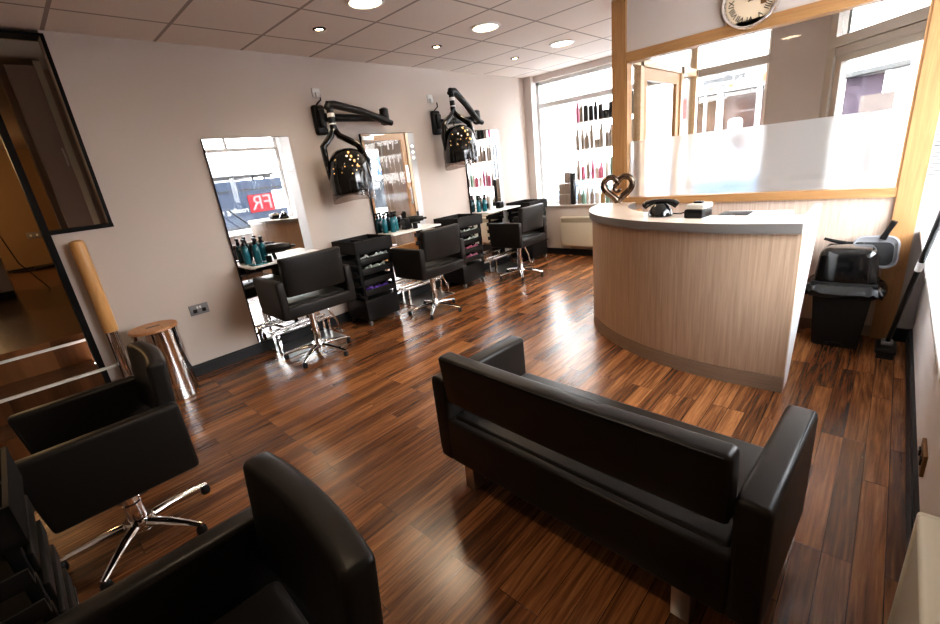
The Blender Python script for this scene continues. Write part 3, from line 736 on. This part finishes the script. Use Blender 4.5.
# heart
ht = MB(); P = []; 
def heart(t): return (16 * math.sin(t) ** 3, 13 * math.cos(t) - 5 * math.cos(2 * t) - 2 * math.cos(3 * t) - math.cos(4 * t))
pts = []; rad = []
n = 46
for k in range(n + 1):
    t = .18 + (2 * PI - .18) * k / n
    x, z = heart(t); pts.append((x * .0078, 0, z * .0078)); rad.append(.024 + .006 * math.sin(PI * k / n))
# inner curl
for k in range(1, 13):
    a = k / 12 * 1.9 * PI
    pts.append((-.002 - .030 * (1 - k / 30) * math.sin(a * .9), 0, .040 - .05 * (k / 12) + .022 * math.cos(a) - .022)); rad.append(.022 - .010 * k / 12)
ht.tube(pts, rad, 12)
hm = ht; hm.rot(RZ(.45))
o = hm.build('heart_ornament', M_bronze, None, (2.50, 3.88, 1.0195 + .150)); tag(o, 'glossy bronze open heart ornament on the left end of the desk counter', 'ornament')
# telephone
ph = thing('telephone', 'black desk telephone on the counter between heart and card machine', 'telephone', (3.14, 3.17, 1.0195), .12); ph.scale = (.88, .88, .88)
MB().lathe([(.088, 0), (.095, .01), (.090, .04), (.065, .075), (.04, .10)], seg=24).build('telephone_base', M_gloss, ph)
MB().tube([(-.125, 0, .078), (-.10, 0, .098), (-.045, 0, .115), (.045, 0, .115), (.10, 0, .098), (.125, 0, .078)], [.026, .028, .018, .018, .028, .026], 12).build('handset', M_gloss, ph)
q = MB()
for k in range(9):
    a = -PI / 2 + (k - 4) * .32; q.sph((.07 * math.cos(a), .07 * math.sin(a), .052), .008, 8)
q.build('dial_buttons', M_chrome, ph)
MB().tube([(.08, .02, .015), (.14, .05, .008), (.2, .02, .03), (.22, .0, .02)], .006, 6).build('cord', M_pblack, ph)
cm = thing('card_machine', 'black card machine with pale top beside the telephone on the counter', 'card machine', (3.40, 3.12, 1.0195), -.15); cm.scale = (.85, .85, .85)
MB().box(-.07, .07, -.085, .085, 0, .065, r=.012).build('machine_body', M_pblack, cm)
MB().box(-.06, .075, -.075, .08, .065, .105, r=.012).build('printer_cover', mat('pale_cover', (.62, .58, .50), .4), cm)
MB().box(-.03, .03, -.02, .03, .105, .118, r=.004).build('paper_roll_lid', M_pblack, cm)
o = MB().box(-.09, .09, -.06, .06, 0, .002).rot(RZ(.3)).build('paper_sheet', M_paper, None, (3.53, 3.08, 1.0195)); tag(o, 'white sheet of paper beside the card machine', 'paper')
pr = thing('printer', 'white printer with black front panel behind the desk counter', 'printer', (3.66, 3.42, .74))
MB().box(-.19, .20, -.10, .14, 0, .255, r=.014).build('printer_body', M_white, pr)
MB().box(-.195, -.02, -.115, .06, .19, .262, r=.005).build('black_panel', M_pblackm, pr)
MB().box(-.09, -.05, -.118, -.115, .215, .235).build('display', M_signblue, pr)

# ================================================================== waste bin, dustpan, broom
wb = thing('waste_bin', 'black lidded waste bin with plastic liner beside the desk end', 'bin', (4.155, 3.86, 0))
m = MB(); 
m.rings([[Vector((sx * a, sy * b_, z)) for sx, sy in ((-1, -1), (1, -1), (1, 1), (-1, 1))] for a, b_, z in ((.125, .095, 0), (.128, .098, .01), (.160, .122, .44), (.160, .122, .445))])
bmesh.ops.bevel(m.b, geom=[e for e in m.b.edges], offset=.012, segments=2, affect='EDGES')
m.build('bin_body', M_pblackm, wb)
MB().tube([(-.05, -.100, .012), (-.03, -.103, .03), (.03, -.103, .03), (.05, -.100, .012)], .008, 8).build('foot_notch', M_pblack, wb)
ln = MB(); rings = []; rnd = random.Random(5)
for k, (ex, z) in enumerate(((-.004, .445), (.012, .455), (.040, .445), (.058, .415), (.045, .385), (.012, .375))):
    ring = []
    for q in range(48):
        a = 2 * PI * q / 48; cx = math.copysign(abs(math.cos(a)) ** .35, math.cos(a)); sy = math.copysign(abs(math.sin(a)) ** .35, math.sin(a))
        w = ex + rnd.uniform(-.006, .006)
        ring.append(Vector(((.165 + w) * cx, (.120 + w) * sy, z + rnd.uniform(-.012, .012) * (k > 0))))
    rings.append(ring)
ln.rings(rings, cap0=False, cap1=False); ln.build('liner', M_bag, wb)
ld_ = MB().box(-.172, .172, -.125, .125, .44, .705, r=.055, seg=5)
for v in ld_.b.verts:
    k = (v.co.z - .44) / .275; v.co.x *= 1 - .14 * k; v.co.y *= 1 - .10 * k
ld_.build('swing_lid', M_gloss, wb)
MB().box(-.176, .176, -.128, .128, .452, .475, r=.008).build('lid_rim', M_pblackm, wb)
dp = thing('dustpan', 'grey dustpan with upright handle resting behind the waste bin lid', 'dustpan', (4.29, 3.995, .63), .12)
def rrect(x0, x1, z0, z1, r, y):
    P = []
    for cx, cz, a0 in ((x1 - r, z1 - r, 0), (x0 + r, z1 - r, 90), (x0 + r, z0 + r, 180), (x1 - r, z0 + r, 270)):
        for k in range(6): P.append(Vector((cx + r * math.cos(math.radians(a0 + 18 * k)), y, cz + r * math.sin(math.radians(a0 + 18 * k)))))
    return P
m = MB().rings([rrect(-.12, .10, -.09, .11, .055, .016), rrect(-.13, .11, -.10, .12, .06, .008), rrect(-.13, .11, -.10, .12, .06, -.022), rrect(-.12, .10, -.09, .11, .052, -.024), rrect(-.108, .088, -.085, .085, .045, -.006)])
m.rot(RX(-.25)); m.build('pan', M_grey, dp)
m = MB().rings([rrect(-.104, .084, -.08, .075, .04, -.0065), rrect(-.104, .084, -.08, .075, .04, -.0085)]); m.rot(RX(-.25)); m.build('pan_hollow', M_pblackm, dp)
MB().tube([(.02, .01, .10), (.035, .0, .15), (.06, -.01, .22)], [.020, .016, .018], 10).build('handle', M_pblack, dp)
db = thing('dust_brush', 'black hand brush handle poking out behind the waste bin', 'brush', (4.10, 3.995, .68))
MB().tube([(-.10, .0, .045), (-.05, 0, .03), (.02, 0, .015)], [.010, .012, .014], 8).build('handle', M_pblack, db)
MB().box(.02, .12, -.02, .02, -.03, .025, r=.008).build('brush_head', M_pblackm, db)
bm_ = thing('broom', 'black broom leaning in the corner against the window sill', 'broom', (4.425, 3.80, 0))
top = Vector((.075, -1.05, 1.24)); bot = Vector((0, 0, .07))
dv = (top - bot)
MB().cyl(bot, bot + dv * .56, .014, seg=12).cyl(bot + dv * .60, top, .014, seg=12).build('stick', M_pblack, bm_)
MB().cyl(bot + dv * .555, bot + dv * .605, .0165, seg=12).build('joint', M_white, bm_)
MB().box(-.055, .05, -.14, .06, .035, .065, r=.01).build('broom_head', M_pblackm, bm_)
MB().box(-.045, .04, -.13, .05, 0, .036).build('bristles', M_pblackm, bm_)
MB().box(-.03, .03, -.05, .03, .064, .09, r=.008).build('socket', M_grey, bm_)

# ================================================================== heaters
ph_ = thing('panel_heater', 'cream panel heater on the wall below the shop window', 'heater', (.90, 6.018, 0))
MB().box(-.29, .40, -.09, 0, .155, .60, r=.008).build('casing', M_cream, ph_)
MB().box(-.27, .38, -.094, -.088, .52, .585).build('grille', M_creamd, ph_)
MB().box(-.2, -.15, -.02, .02, .1, .2).box(.25, .30, -.02, .02, .1, .2).build('bracket', M_cream, ph_)
rd = thing('radiator', 'cream panel radiator low on the right wall in the corner', 'radiator', (XR, 0, 0))
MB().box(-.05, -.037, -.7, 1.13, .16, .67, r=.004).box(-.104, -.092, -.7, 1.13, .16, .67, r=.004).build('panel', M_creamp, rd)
g = MB()
for k in range(44): g.box(-.092, -.05, -.66 + k * .04, -.645 + k * .04, .18, .66)
g.build('fins', M_creamd, rd)
MB().box(-.108, -.03, -.72, 1.15, .665, .69, r=.01).build('top_grille', M_cream, rd)
MB().box(-.108, -.03, 1.13, 1.155, .16, .69, r=.008).build('end_cover', M_cream, rd)
MB().box(-.06, 0, .9, .94, .3, .55).box(-.06, 0, -.5, -.46, .3, .55).build('bracket', M_cream, rd)

# ================================================================== wall clock
ck = thing('wall_clock', 'round chrome rimmed clock with cream roman dial above the partition', 'clock', (3.40, YP + .008, 2.385))
R90 = RX(PI / 2)
m = MB().lathe([(.150, .0), (.178, .0), (.186, .012), (.186, .03), (.176, .044), (.162, .040), (.154, .024), (.150, .0)], seg=48, caps=False); m.rot(R90); m.build('rim', M_chrome, ck)
m = MB().lathe([(.155, .004), (.155, .018), (.001, .018)], seg=48); m.rot(R90); dial = m.build('dial', M_dial, ck)
for k, s_ in enumerate(('XII', 'I', 'II', 'III', 'IIII', 'V', 'VI', 'VII', 'VIII', 'IX', 'X', 'XI')):
    a = PI / 2 - k * PI / 6
    text(s_, .050, M_dkink, 'numeral', dial, (.120 * math.cos(a), -.0195, .120 * math.sin(a)), (PI / 2, PI / 2 - a, 0))
MB().box(.06, .095, -.0205, -.018, -.045, -.015).build('date_window', M_brass, dial)
m = MB().box(-.004, .004, -.024, -.021, -.015, .075); m.rot(RY(math.radians(-60))); m.build('hour_hand', M_dkink, ck)
m = MB().box(-.003, .003, -.028, -.025, -.02, .115); m.rot(RY(math.radians(50))); m.build('minute_hand', M_dkink, ck)
MB().cyl((0, -.018, 0), (0, -.03, 0), .008).build('hub', M_dkink, ck)

# notice
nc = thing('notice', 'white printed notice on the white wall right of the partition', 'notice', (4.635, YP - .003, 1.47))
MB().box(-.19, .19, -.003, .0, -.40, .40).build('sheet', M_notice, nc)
q = MB(); rnd = random.Random(9)
for k in range(34):
    z = .37 - k * .0215
    if k in (0, 9, 17, 25): q.box(-.175, -.02, -.0045, -.003, z - .004, z + .004)
    else: q.box(-.175, -.175 + rnd.uniform(.14, .32), -.0042, -.003, z - .0022, z + .0022)
q.build('print_lines', M_ink, nc)

# ================================================================== display shelves with bottles
ds = thing('display_shelves', 'glass product shelves on slim chrome posts before the shop window', 'shelf', (0, 0, 0))
SZ = (1.137, 1.555, 1.92)
for z in SZ: MB().box(.82, 2.05, 6.02, 6.17, z - .012, z).build('glass_shelf', M_white, ds)
for x in (.83, 1.43, 2.03): MB().cyl((x, 6.16, SILL), (x, 6.16, 1.93), .012, seg=10).build('post', M_brushed, ds)
M_bt = [mat('bottle_taupe', (.34, .29, .25), .35), mat('bottle_black', (.03, .03, .03), .3), mat('bottle_white', (.75, .73, .70), .35), mat('bottle_pink', (.62, .20, .32), .35), mat('bottle_green', (.20, .33, .26), .35), mat('bottle_amber', (.42, .27, .13), .35)]
ordn = ['first', 'second', 'third', 'fourth', 'fifth', 'sixth', 'seventh', 'eighth', 'ninth', 'tenth', 'eleventh', 'twelfth', 'thirteenth']
cname = ['taupe', 'black', 'white', 'pink', 'green', 'amber']
SH = {}
def bottle(kind, m):
    key = (kind, m.name)
    if key in SH: return SH[key]
    P = {'slim': [(.024, 0), (.026, .006), (.026, .155), (.020, .17), (.015, .172), (.015, .215), (.012, .22)],
         'box': [(.032, 0), (.033, .004), (.033, .17), (.030, .174)],
         'round': [(.030, 0), (.033, .008), (.034, .11), (.024, .14), (.014, .148), (.014, .185), (.011, .19)],
         'pump': [(.028, 0), (.030, .006), (.030, .13), (.012, .15), (.008, .152), (.008, .19), (.018, .192), (.018, .205)],
         'jar': [(.034, 0), (.036, .005), (.036, .05), (.038, .052), (.038, .08), (.034, .084)]}[kind]
    b = MB().lathe(P, seg=12); 
    o = b.build('product_bottle', m); SH[key] = o.data; bpy.data.objects.remove(o)
    return SH[key]
rows = [(SILL, 'bottom row of the shop window display', [('round', 0), ('round', 4), ('slim', 2), ('round', 0), ('pump', 2), ('round', 5), ('slim', 4), ('round', 0), ('jar', 2), ('round', 5), ('slim', 0), ('round', 2), ('jar', 0)]),
        (SZ[0], 'lowest glass shelf', [('slim', 0), ('pump', 3), ('slim', 0), ('slim', 3), ('round', 2), ('round', 3), ('slim', 2), ('slim', 4), ('round', 0), ('slim', 5), ('pump', 3), ('slim', 2), ('round', 4)]),
        (SZ[1], 'middle glass shelf', [('slim', 0), ('slim', 0), ('round', 0), ('slim', 0), ('jar', 0), ('slim', 0), ('pump', 0), ('slim', 0), ('slim', 0), ('round', 0), ('slim', 0), ('slim', 0), ('slim', 0)]),
        (SZ[2], 'topmost glass shelf', [('slim', 3), ('slim', 0), ('box', 1), ('box', 1), ('slim', 1), ('box', 1), ('jar', 1), ('box', 1), ('jar', 1), ('slim', 1), ('box', 1), ('slim', 1), ('box', 1)])]
for z, rn, items in rows:
    for k, (kd, ci) in enumerate(items):
        o = bpy.data.objects.new('product_bottle', bottle(kd, M_bt[ci])); COL.objects.link(o)
        sc = 1.0 + .22 * random.random() + (.15 if rn.startswith('middle') else 0)
        o.location = (.865 + k * .074 + random.uniform(-.003, .003), 6.095 + random.uniform(-.02, .015), z); o.scale = (1.02, 1.02, sc * 1.05)
        tag(o, '%s product bottle, %s from the left on the %s' % (cname[ci], ordn[k], rn), 'bottle', 'product bottles in the shop window')
bx = [(.64, .10, .155, 2), (.64, .10, .0, 2), (.755, .10, 0, 0), (.755, .10, .165, 0), (.755, .10, .32, 0)]
for k, (x, w, z, ci) in enumerate([(.60, .10, 0, 0), (.60, .09, .16, 0), (.70, .085, 0, 0), (.70, .085, .16, 0), (.70, .085, .32, 0), (.785, .05, 0, 1)]):
    nm_ = ['grey product carton low on the sill, leftmost stack, lower of two', 'grey product carton topmost in the leftmost stack on the sill', 'grey product carton at the bottom of the stack of three on the sill', 'grey product carton in the middle of the stack of three on the sill', 'grey product carton topmost in the stack of three on the sill', 'tall black carton on the sill beside the glass shelves'][k]
    hh = .155 if ci == 0 else .46
    o = MB().box(-w / 2, w / 2, -.04, .04, 0, hh, r=.003).build('product_carton', M_bt[ci], None, (x, 6.06, SILL + z)); tag(o, nm_, 'carton', 'product cartons on the window sill')

# ================================================================== ceiling lights
def downlight(label, x, y):
    d = thing('downlight', label, 'ceiling light', (x, y, CZ), group='round ceiling downlights')
    m = MB().lathe([(.112, -.001), (.138, -.001), (.138, -.006), (.115, -.012), (.110, -.006), (.112, -.001)], seg=36, caps=False); m.build('trim_ring', M_white, d)
    MB().lathe([(.112, -.003), (.112, -.006), (.06, -.0075), (.001, -.008)], seg=36).build('diffuser', M_lightw, d)
    return d
d0 = downlight('large round downlight nearest the stairs in the visible row', 1.4245, 2.218)
dup(d0, 'large round downlight in the middle of the visible row', (1.4245, 3.514, CZ)); dup(d0, 'large round downlight nearest the shop window', (1.4245, 4.81, CZ))
dup(d0, 'large round downlight over the sofa side of the room', (3.04, .27, CZ)); dup(d0, 'unseen large round downlight added for fill above the foreground chairs', (1.4245, .922, CZ))  # the one above the foreground chairs is out of view, added for fill
dup(d0, 'unseen large round downlight added for fill above the trolley behind the chairs', (1.4245, -.9, CZ)); dup(d0, 'large round downlight in the lobby behind the glass', (3.3, 5.2, CZ))  # the one above the trolley is an added fill light, out of view
def spot(label, x, y):
    d = thing('spotlight', label, 'ceiling light', (x, y, CZ), group='small ceiling spotlights')
    MB().lathe([(.030, -.001), (.052, -.001), (.052, -.005), (.034, -.010), (.030, -.004), (.030, -.001)], seg=24, caps=False).build('trim_ring', M_blackframe, d)
    MB().lathe([(.030, -.002), (.030, -.005), (.001, -.007)], seg=24).build('lamp', M_lights, d)
    return d
s0 = spot('small dark rimmed spotlight nearest the stairs', .7765, 2.218)
dup(s0, 'small dark rimmed spotlight in the middle of its row', (.7765, 3.514, CZ)); dup(s0, 'small dark rimmed spotlight nearest the shop window', (.7765, 4.81, CZ))
for x, y in ((.7765, 2.218), (.7765, 3.514), (.7765, 4.81), (1.4245, 2.218), (1.4245, 3.514), (1.4245, 4.81), (3.04, .27)):
    l = bpy.data.lights.new('spot_lamp', 'SPOT'); l.energy = 26 if x > 1 else 14; l.color = (1, .80, .58); l.spot_size = 2.3; l.spot_blend = .8; l.shadow_soft_size = .08
    o = bpy.data.objects.new('spot_lamp', l); COL.objects.link(o); o.location = (x, y, CZ - .03)
l = bpy.data.lights.new('hall_fill_lamp', 'POINT'); l.energy = 34; l.color = (1, .66, .34); l.shadow_soft_size = .15  # unseen warm point light added to brighten the hall
o = bpy.data.objects.new('hall_fill_lamp', l); COL.objects.link(o); o.location = (-5.6, -.9, 2.4)

# ================================================================== street outside
struct(MB().box(-30, 40, 6.4, 60, -.25, -.18).box(5.0, 40, -30, 6.4, -.25, -.18).build('street', M_asph))
struct(MB().box(-30, 5.1, 6.32, 8.0, -.18, -.06).box(5.02, 6.6, -30, 6.4, -.18, -.06).build('pavement', M_pave))
pb = thing('pet_shop_building', 'pale shop building across the street with red brown shopfront', 'building', (0, 12, -.18))
MB().box(-5, 3.1, .6, 6, 0, 9.0).box(-5, .35, 0, .6, 0, 3.02).box(3.0, 3.1, 0, .6, 0, 3.02).box(-5, 3.1, 0, .6, 3.02, 9.).build('wall', M_bld, pb)
MB().box(.45, 3.0, .55, .6, 0, 3.0).build('shop_interior', M_shopin, pb)
MB().box(.35, .50, -.05, .1, 0, 2.62).box(.35, 3.0, -.05, .1, 0, .75).build('shopfront', M_shopred, pb)
MB().box(1.12, 1.24, -.06, .06, .7, 2.62).box(1.9, 1.98, -.06, .06, .7, 2.62).box(2.6, 2.68, -.06, .06, .7, 2.62).box(.62, .68, -.06, .06, .7, 2.62).box(.85, .89, -.06, .06, .7, 2.62).build('mullion', M_winw, pb)
MB().box(.50, 3.0, .02, .03, .75, 2.62).build('shop_glass', M_glass, pb)
fs = MB().box(.32, 3.02, -.12, .0, 2.62, 3.04).build('fascia', M_fascia, pb)
text('crowmills pet', .15, M_signgrey, 'lettering', fs, (1.25, -.122, 2.90), (PI / 2, 0, 0), off=.007)
text('&', .13, M_signgrey, 'ampersand', fs, (1.25, -.122, 2.73), (PI / 2, 0, 0), off=.006)
MB().box(.50, .56, -.124, -.12, 2.70, 2.86).box(2.0, 2.06, -.124, -.12, 2.70, 2.86).box(1.36, 1.44, -.124, -.12, 2.71, 2.76).box(.95, 1.05, -.124, -.12, 2.72, 2.75).build('motif', M_signorange, fs)
for x, z, wd in ((1.45, 1.75, .30), (2.25, 1.75, .28), (.85, 1.45, .25)):
    MB().box(x - wd / 2, x + wd / 2, .15, .4, z, z + .32, r=.09, seg=3).build('window_poster', M_sign, pb)
for x in (-4, -2, 0, 1.6):
    MB().box(x, x + .9, -.03, .02, 4.6, 6.2).build('upper_window', M_darkglass, pb)
pu = thing('corner_building', 'pale house with purple blinds and slate porch seen through the entrance', 'building', (3.3, 12, -.18))
MB().box(0, 3.4, .3, 7, 0, 7.2).build('wall', M_bld, pu)
MB().box(.02, .66, .22, .32, 1.75, 2.5).build('purple_window', M_purpw, pu)
MB().box(-.02, .06, .18, .3, 1.7, 2.55).box(.62, .70, .18, .3, 1.7, 2.55).box(-.02, .7, .18, .3, 1.66, 1.76).build('window_frame', M_winw, pu)
m = MB().box(-.1, .95, -.1, .32, 2.52, 2.60, rot=RY(-.06)); m.build('porch_roof', M_slate, pu)
MB().box(1.5, 2.6, .2, .32, 1.2, 2.3).build('upper_window', M_darkglass, pu)
MB().box(1.15, 1.2, .0, .3, 2.2, 3.6).box(1.15, 3.0, .0, .05, 2.75, 2.8).box(1.15, 3.0, 0, .05, 3.3, 3.34).build('railing', M_blackframe, pu)
for k in range(14): pass
MB().box(.35, .82, -.4, -.34, .5, 2.12).build('timber_board', M_board, pu)
bs = thing('blue_sign_shop', 'far shop with a blue fascia sign, seen in the middle mirror', 'building', (12., 11.9, -.18), -PI / 4)
MB().box(-4, 3.3, 0, 3, 0, 6).build('wall', M_bld, bs)
f2 = MB().box(-1.6, 2.2, -.15, 0, 1.75, 2.5).build('fascia', M_signblue, bs)
text('VEHA', .6, M_sign, 'lettering', f2, (.2, -.16, 2.12), (PI / 2, 0, 0))
MB().box(-1.5, 2.1, -.05, 0, .4, 1.6).build('shop_window', M_darkglass, bs)
lb = thing('terrace_building', 'long pale terrace across the side street, seen in mirrors', 'building', (15, 2, -.18))
MB().box(0, 5, -12, 5, 0, 3.4).build('wall', M_bld, lb)
for y in (-8, -5, -2, 1.2, 3.4): MB().box(-.03, .02, y, y + 1.0, 1.6, 2.9).build('upper_window', M_grey, lb)
# car seen through the far window
def wheels(par, pts, r, w):
    for x, y in pts:
        t_ = MB().tube([(x, y - w / 2, r), (x, y + w / 2, r)], r, 20).build('wheel', M_tyre, par)
        MB().tube([(x, y - w / 2 - .005, r), (x, y + w / 2 + .005, r)], r * .6, 16).build('hub_cap', M_brushed, t_)
cr = thing('parked_car', 'pale blue car parked outside beyond the far shop window', 'car', (.65, 9.3, -.18))
def carprof(pl, w0, w1, mb):
    mb.rings([[Vector((x, -w1, z)) for x, z in pl], [Vector((x, -w0, z)) for x, z in pl], [Vector((x, w0, z)) for x, z in pl], [Vector((x, w1, z)) for x, z in pl]]); return mb
body = [(-2.1, .3), (-2.12, .7), (-2.0, .92), (-1.25, 1.02), (1.9, 1.05), (2.1, .9), (2.1, .3)]
cabin = [(-1.3, 1.0), (-.55, 1.50), (.2, 1.56), (1.1, 1.50), (1.75, 1.03)]
carprof(body, .82, .86, MB()).build('body', M_carblue, cr)
carprof(cabin, .70, .76, MB()).build('window_band', mat('car_glass_pale', (.55, .62, .70), .1), cr)
MB().tube([(-1.3, -.77, 1.02), (-.55, -.73, 1.50), (.2, -.72, 1.57), (1.1, -.73, 1.51), (1.75, -.77, 1.04)], .035, 8).build('roof_frame', M_carblue, cr)
wheels(cr, ((-1.35, -.78), (1.35, -.78), (-1.35, .78), (1.35, .78)), .31, .2)
# van seen in the first mirror
vn = thing('roofing_van', 'blue roofing van with red and white lettering, seen in the first mirror', 'van', (8.2, 4.70, -.18))
vp = [(-2.6, .35), (-2.65, 1.0), (-2.55, 1.92), (-2.3, 1.98), (1.2, 1.98), (1.9, 1.30), (2.5, 1.12), (2.6, .7), (2.6, .35)]
m = MB(); m.rings([[Vector((xx, y, z)) for y, z in vp] for xx in (0, .05, 1.75, 1.8)]); vbody = m.build('body', M_vanblue, vn)
MB().box(-.012, .0, .95, 1.55, 1.25, 1.7).build('cab_window', M_darkglass, vn)
MB().box(-.006, .0, -2.5, .9, .78, .84).box(-.006, .0, -2.5, .9, 1.72, 1.76).build('side_moulding', M_pblackm, vn)
MB().box(-.010, -.001, -.30, .36, 1.15, 1.60).build('red_panel', M_vanred, vbody)
MB().box(-.010, -.001, .36, .82, 1.17, 1.66).build('white_panel', M_sign, vbody)
MB().box(-.012, -.009, .74, .82, 1.17, 1.4).build('yellow_panel', M_yellow, vbody)
text('FR', .52, M_fascia, 'lettering', vbody, (-.014, .04, 1.37), (PI / 2, 0, -PI / 2), .003)
text('roofing se', .19, M_vanletter, 'lettering', vbody, (-.006, -.34, 1.25), (PI / 2, 0, -PI / 2), .003, 'LEFT')
rk = MB()
for y in (-2.0, -1.0, 0., .9): rk.box(0.1, 1.7, y - .03, y + .03, 2.03, 2.07).box(.1, .14, y - .03, y + .03, 1.96, 2.07).box(1.66, 1.7, y - .03, y + .03, 1.96, 2.07)
rk.box(.12, .18, -2.2, 1.1, 2.07, 2.12).box(1.6, 1.66, -2.2, 1.1, 2.07, 2.12).build('roof_rack', M_pblackm, vn)
for y in (-1.7, 1.75):
    for xx in (.1, 1.7):
        t_ = MB().tube([(xx - .11, y, .34), (xx + .11, y, .34)], .34, 20).build('wheel', M_tyre, vn)

# ================================================================== daylight
w = bpy.data.worlds.new('overcast'); scn.world = w; w.use_nodes = True
t = w.node_tree; bg = t.nodes['Background']
tc = t.nodes.new('ShaderNodeTexCoord'); sp_ = t.nodes.new('ShaderNodeSeparateXYZ'); t.links.new(tc.outputs['Generated'], sp_.inputs[0])
rp = t.nodes.new('ShaderNodeValToRGB'); t.links.new(sp_.outputs['Z'], rp.inputs[0])
rp.color_ramp.elements[0].color = (1., .985, .97, 1); rp.color_ramp.elements[1].color = (.86, .92, 1., 1); rp.color_ramp.elements[1].position = .6
t.links.new(rp.outputs[0], bg.inputs['Color']); bg.inputs['Strength'].default_value = 13.0
def portal(loc, rot, sx, sy):
    l = bpy.data.lights.new('sky_portal', 'AREA'); l.shape = 'RECTANGLE'; l.size = sx; l.size_y = sy; l.cycles.is_portal = True
    o = bpy.data.objects.new('sky_portal', l); COL.objects.link(o); o.location = loc; o.rotation_euler = rot
#portal((1.25, 6.28, 1.68), (-PI / 2, 0, 0), 2.24, 1.85)
#portal((2.77, 6.28, 1.5), (-PI / 2, 0, 0), .8, 2.2)
#portal((4.35, 5.65, 1.4), (-PI / 2, 0, -PI / 4), 1.8, 2.5)
#portal((4.98, 1.1, 1.68), (0, PI / 2, 0), 1.85, 5.9)

# ================================================================== camera and grading
f_px, yaw, pitch, roll = 434.245, -.7817, -.3209, -.1156
fw = Vector((math.sin(yaw) * math.cos(pitch), math.cos(yaw) * math.cos(pitch), math.sin(pitch)))
rt = Vector((math.cos(yaw), -math.sin(yaw), 0)); up = rt.cross(fw)
rx = math.cos(roll) * rt + math.sin(roll) * up; uy = -math.sin(roll) * rt + math.cos(roll) * up
cam = bpy.data.cameras.new('camera'); co = bpy.data.objects.new('camera', cam); COL.objects.link(co)
cam.sensor_width = 36.; cam.lens = 36. * f_px / 940.; cam.clip_start = .02; cam.clip_end = 200
M = Matrix((rx, uy, -fw)).transposed().to_4x4(); M.translation = Vector((4.3006, 0, 1.4936))
co.matrix_world = M
scn.camera = co
scn.view_settings.view_transform = 'Standard'; scn.view_settings.look = 'Medium High Contrast'
scn.view_settings.exposure = .5; scn.view_settings.gamma = 1.
scn.cycles.use_denoising = True
scn.cycles.max_bounces = 10; scn.cycles.diffuse_bounces = 5; scn.cycles.glossy_bounces = 5; scn.cycles.transparent_max_bounces = 16
scn.cycles.sample_clamp_indirect = 8.
scn.cycles.caustics_reflective = False; scn.cycles.caustics_refractive = False
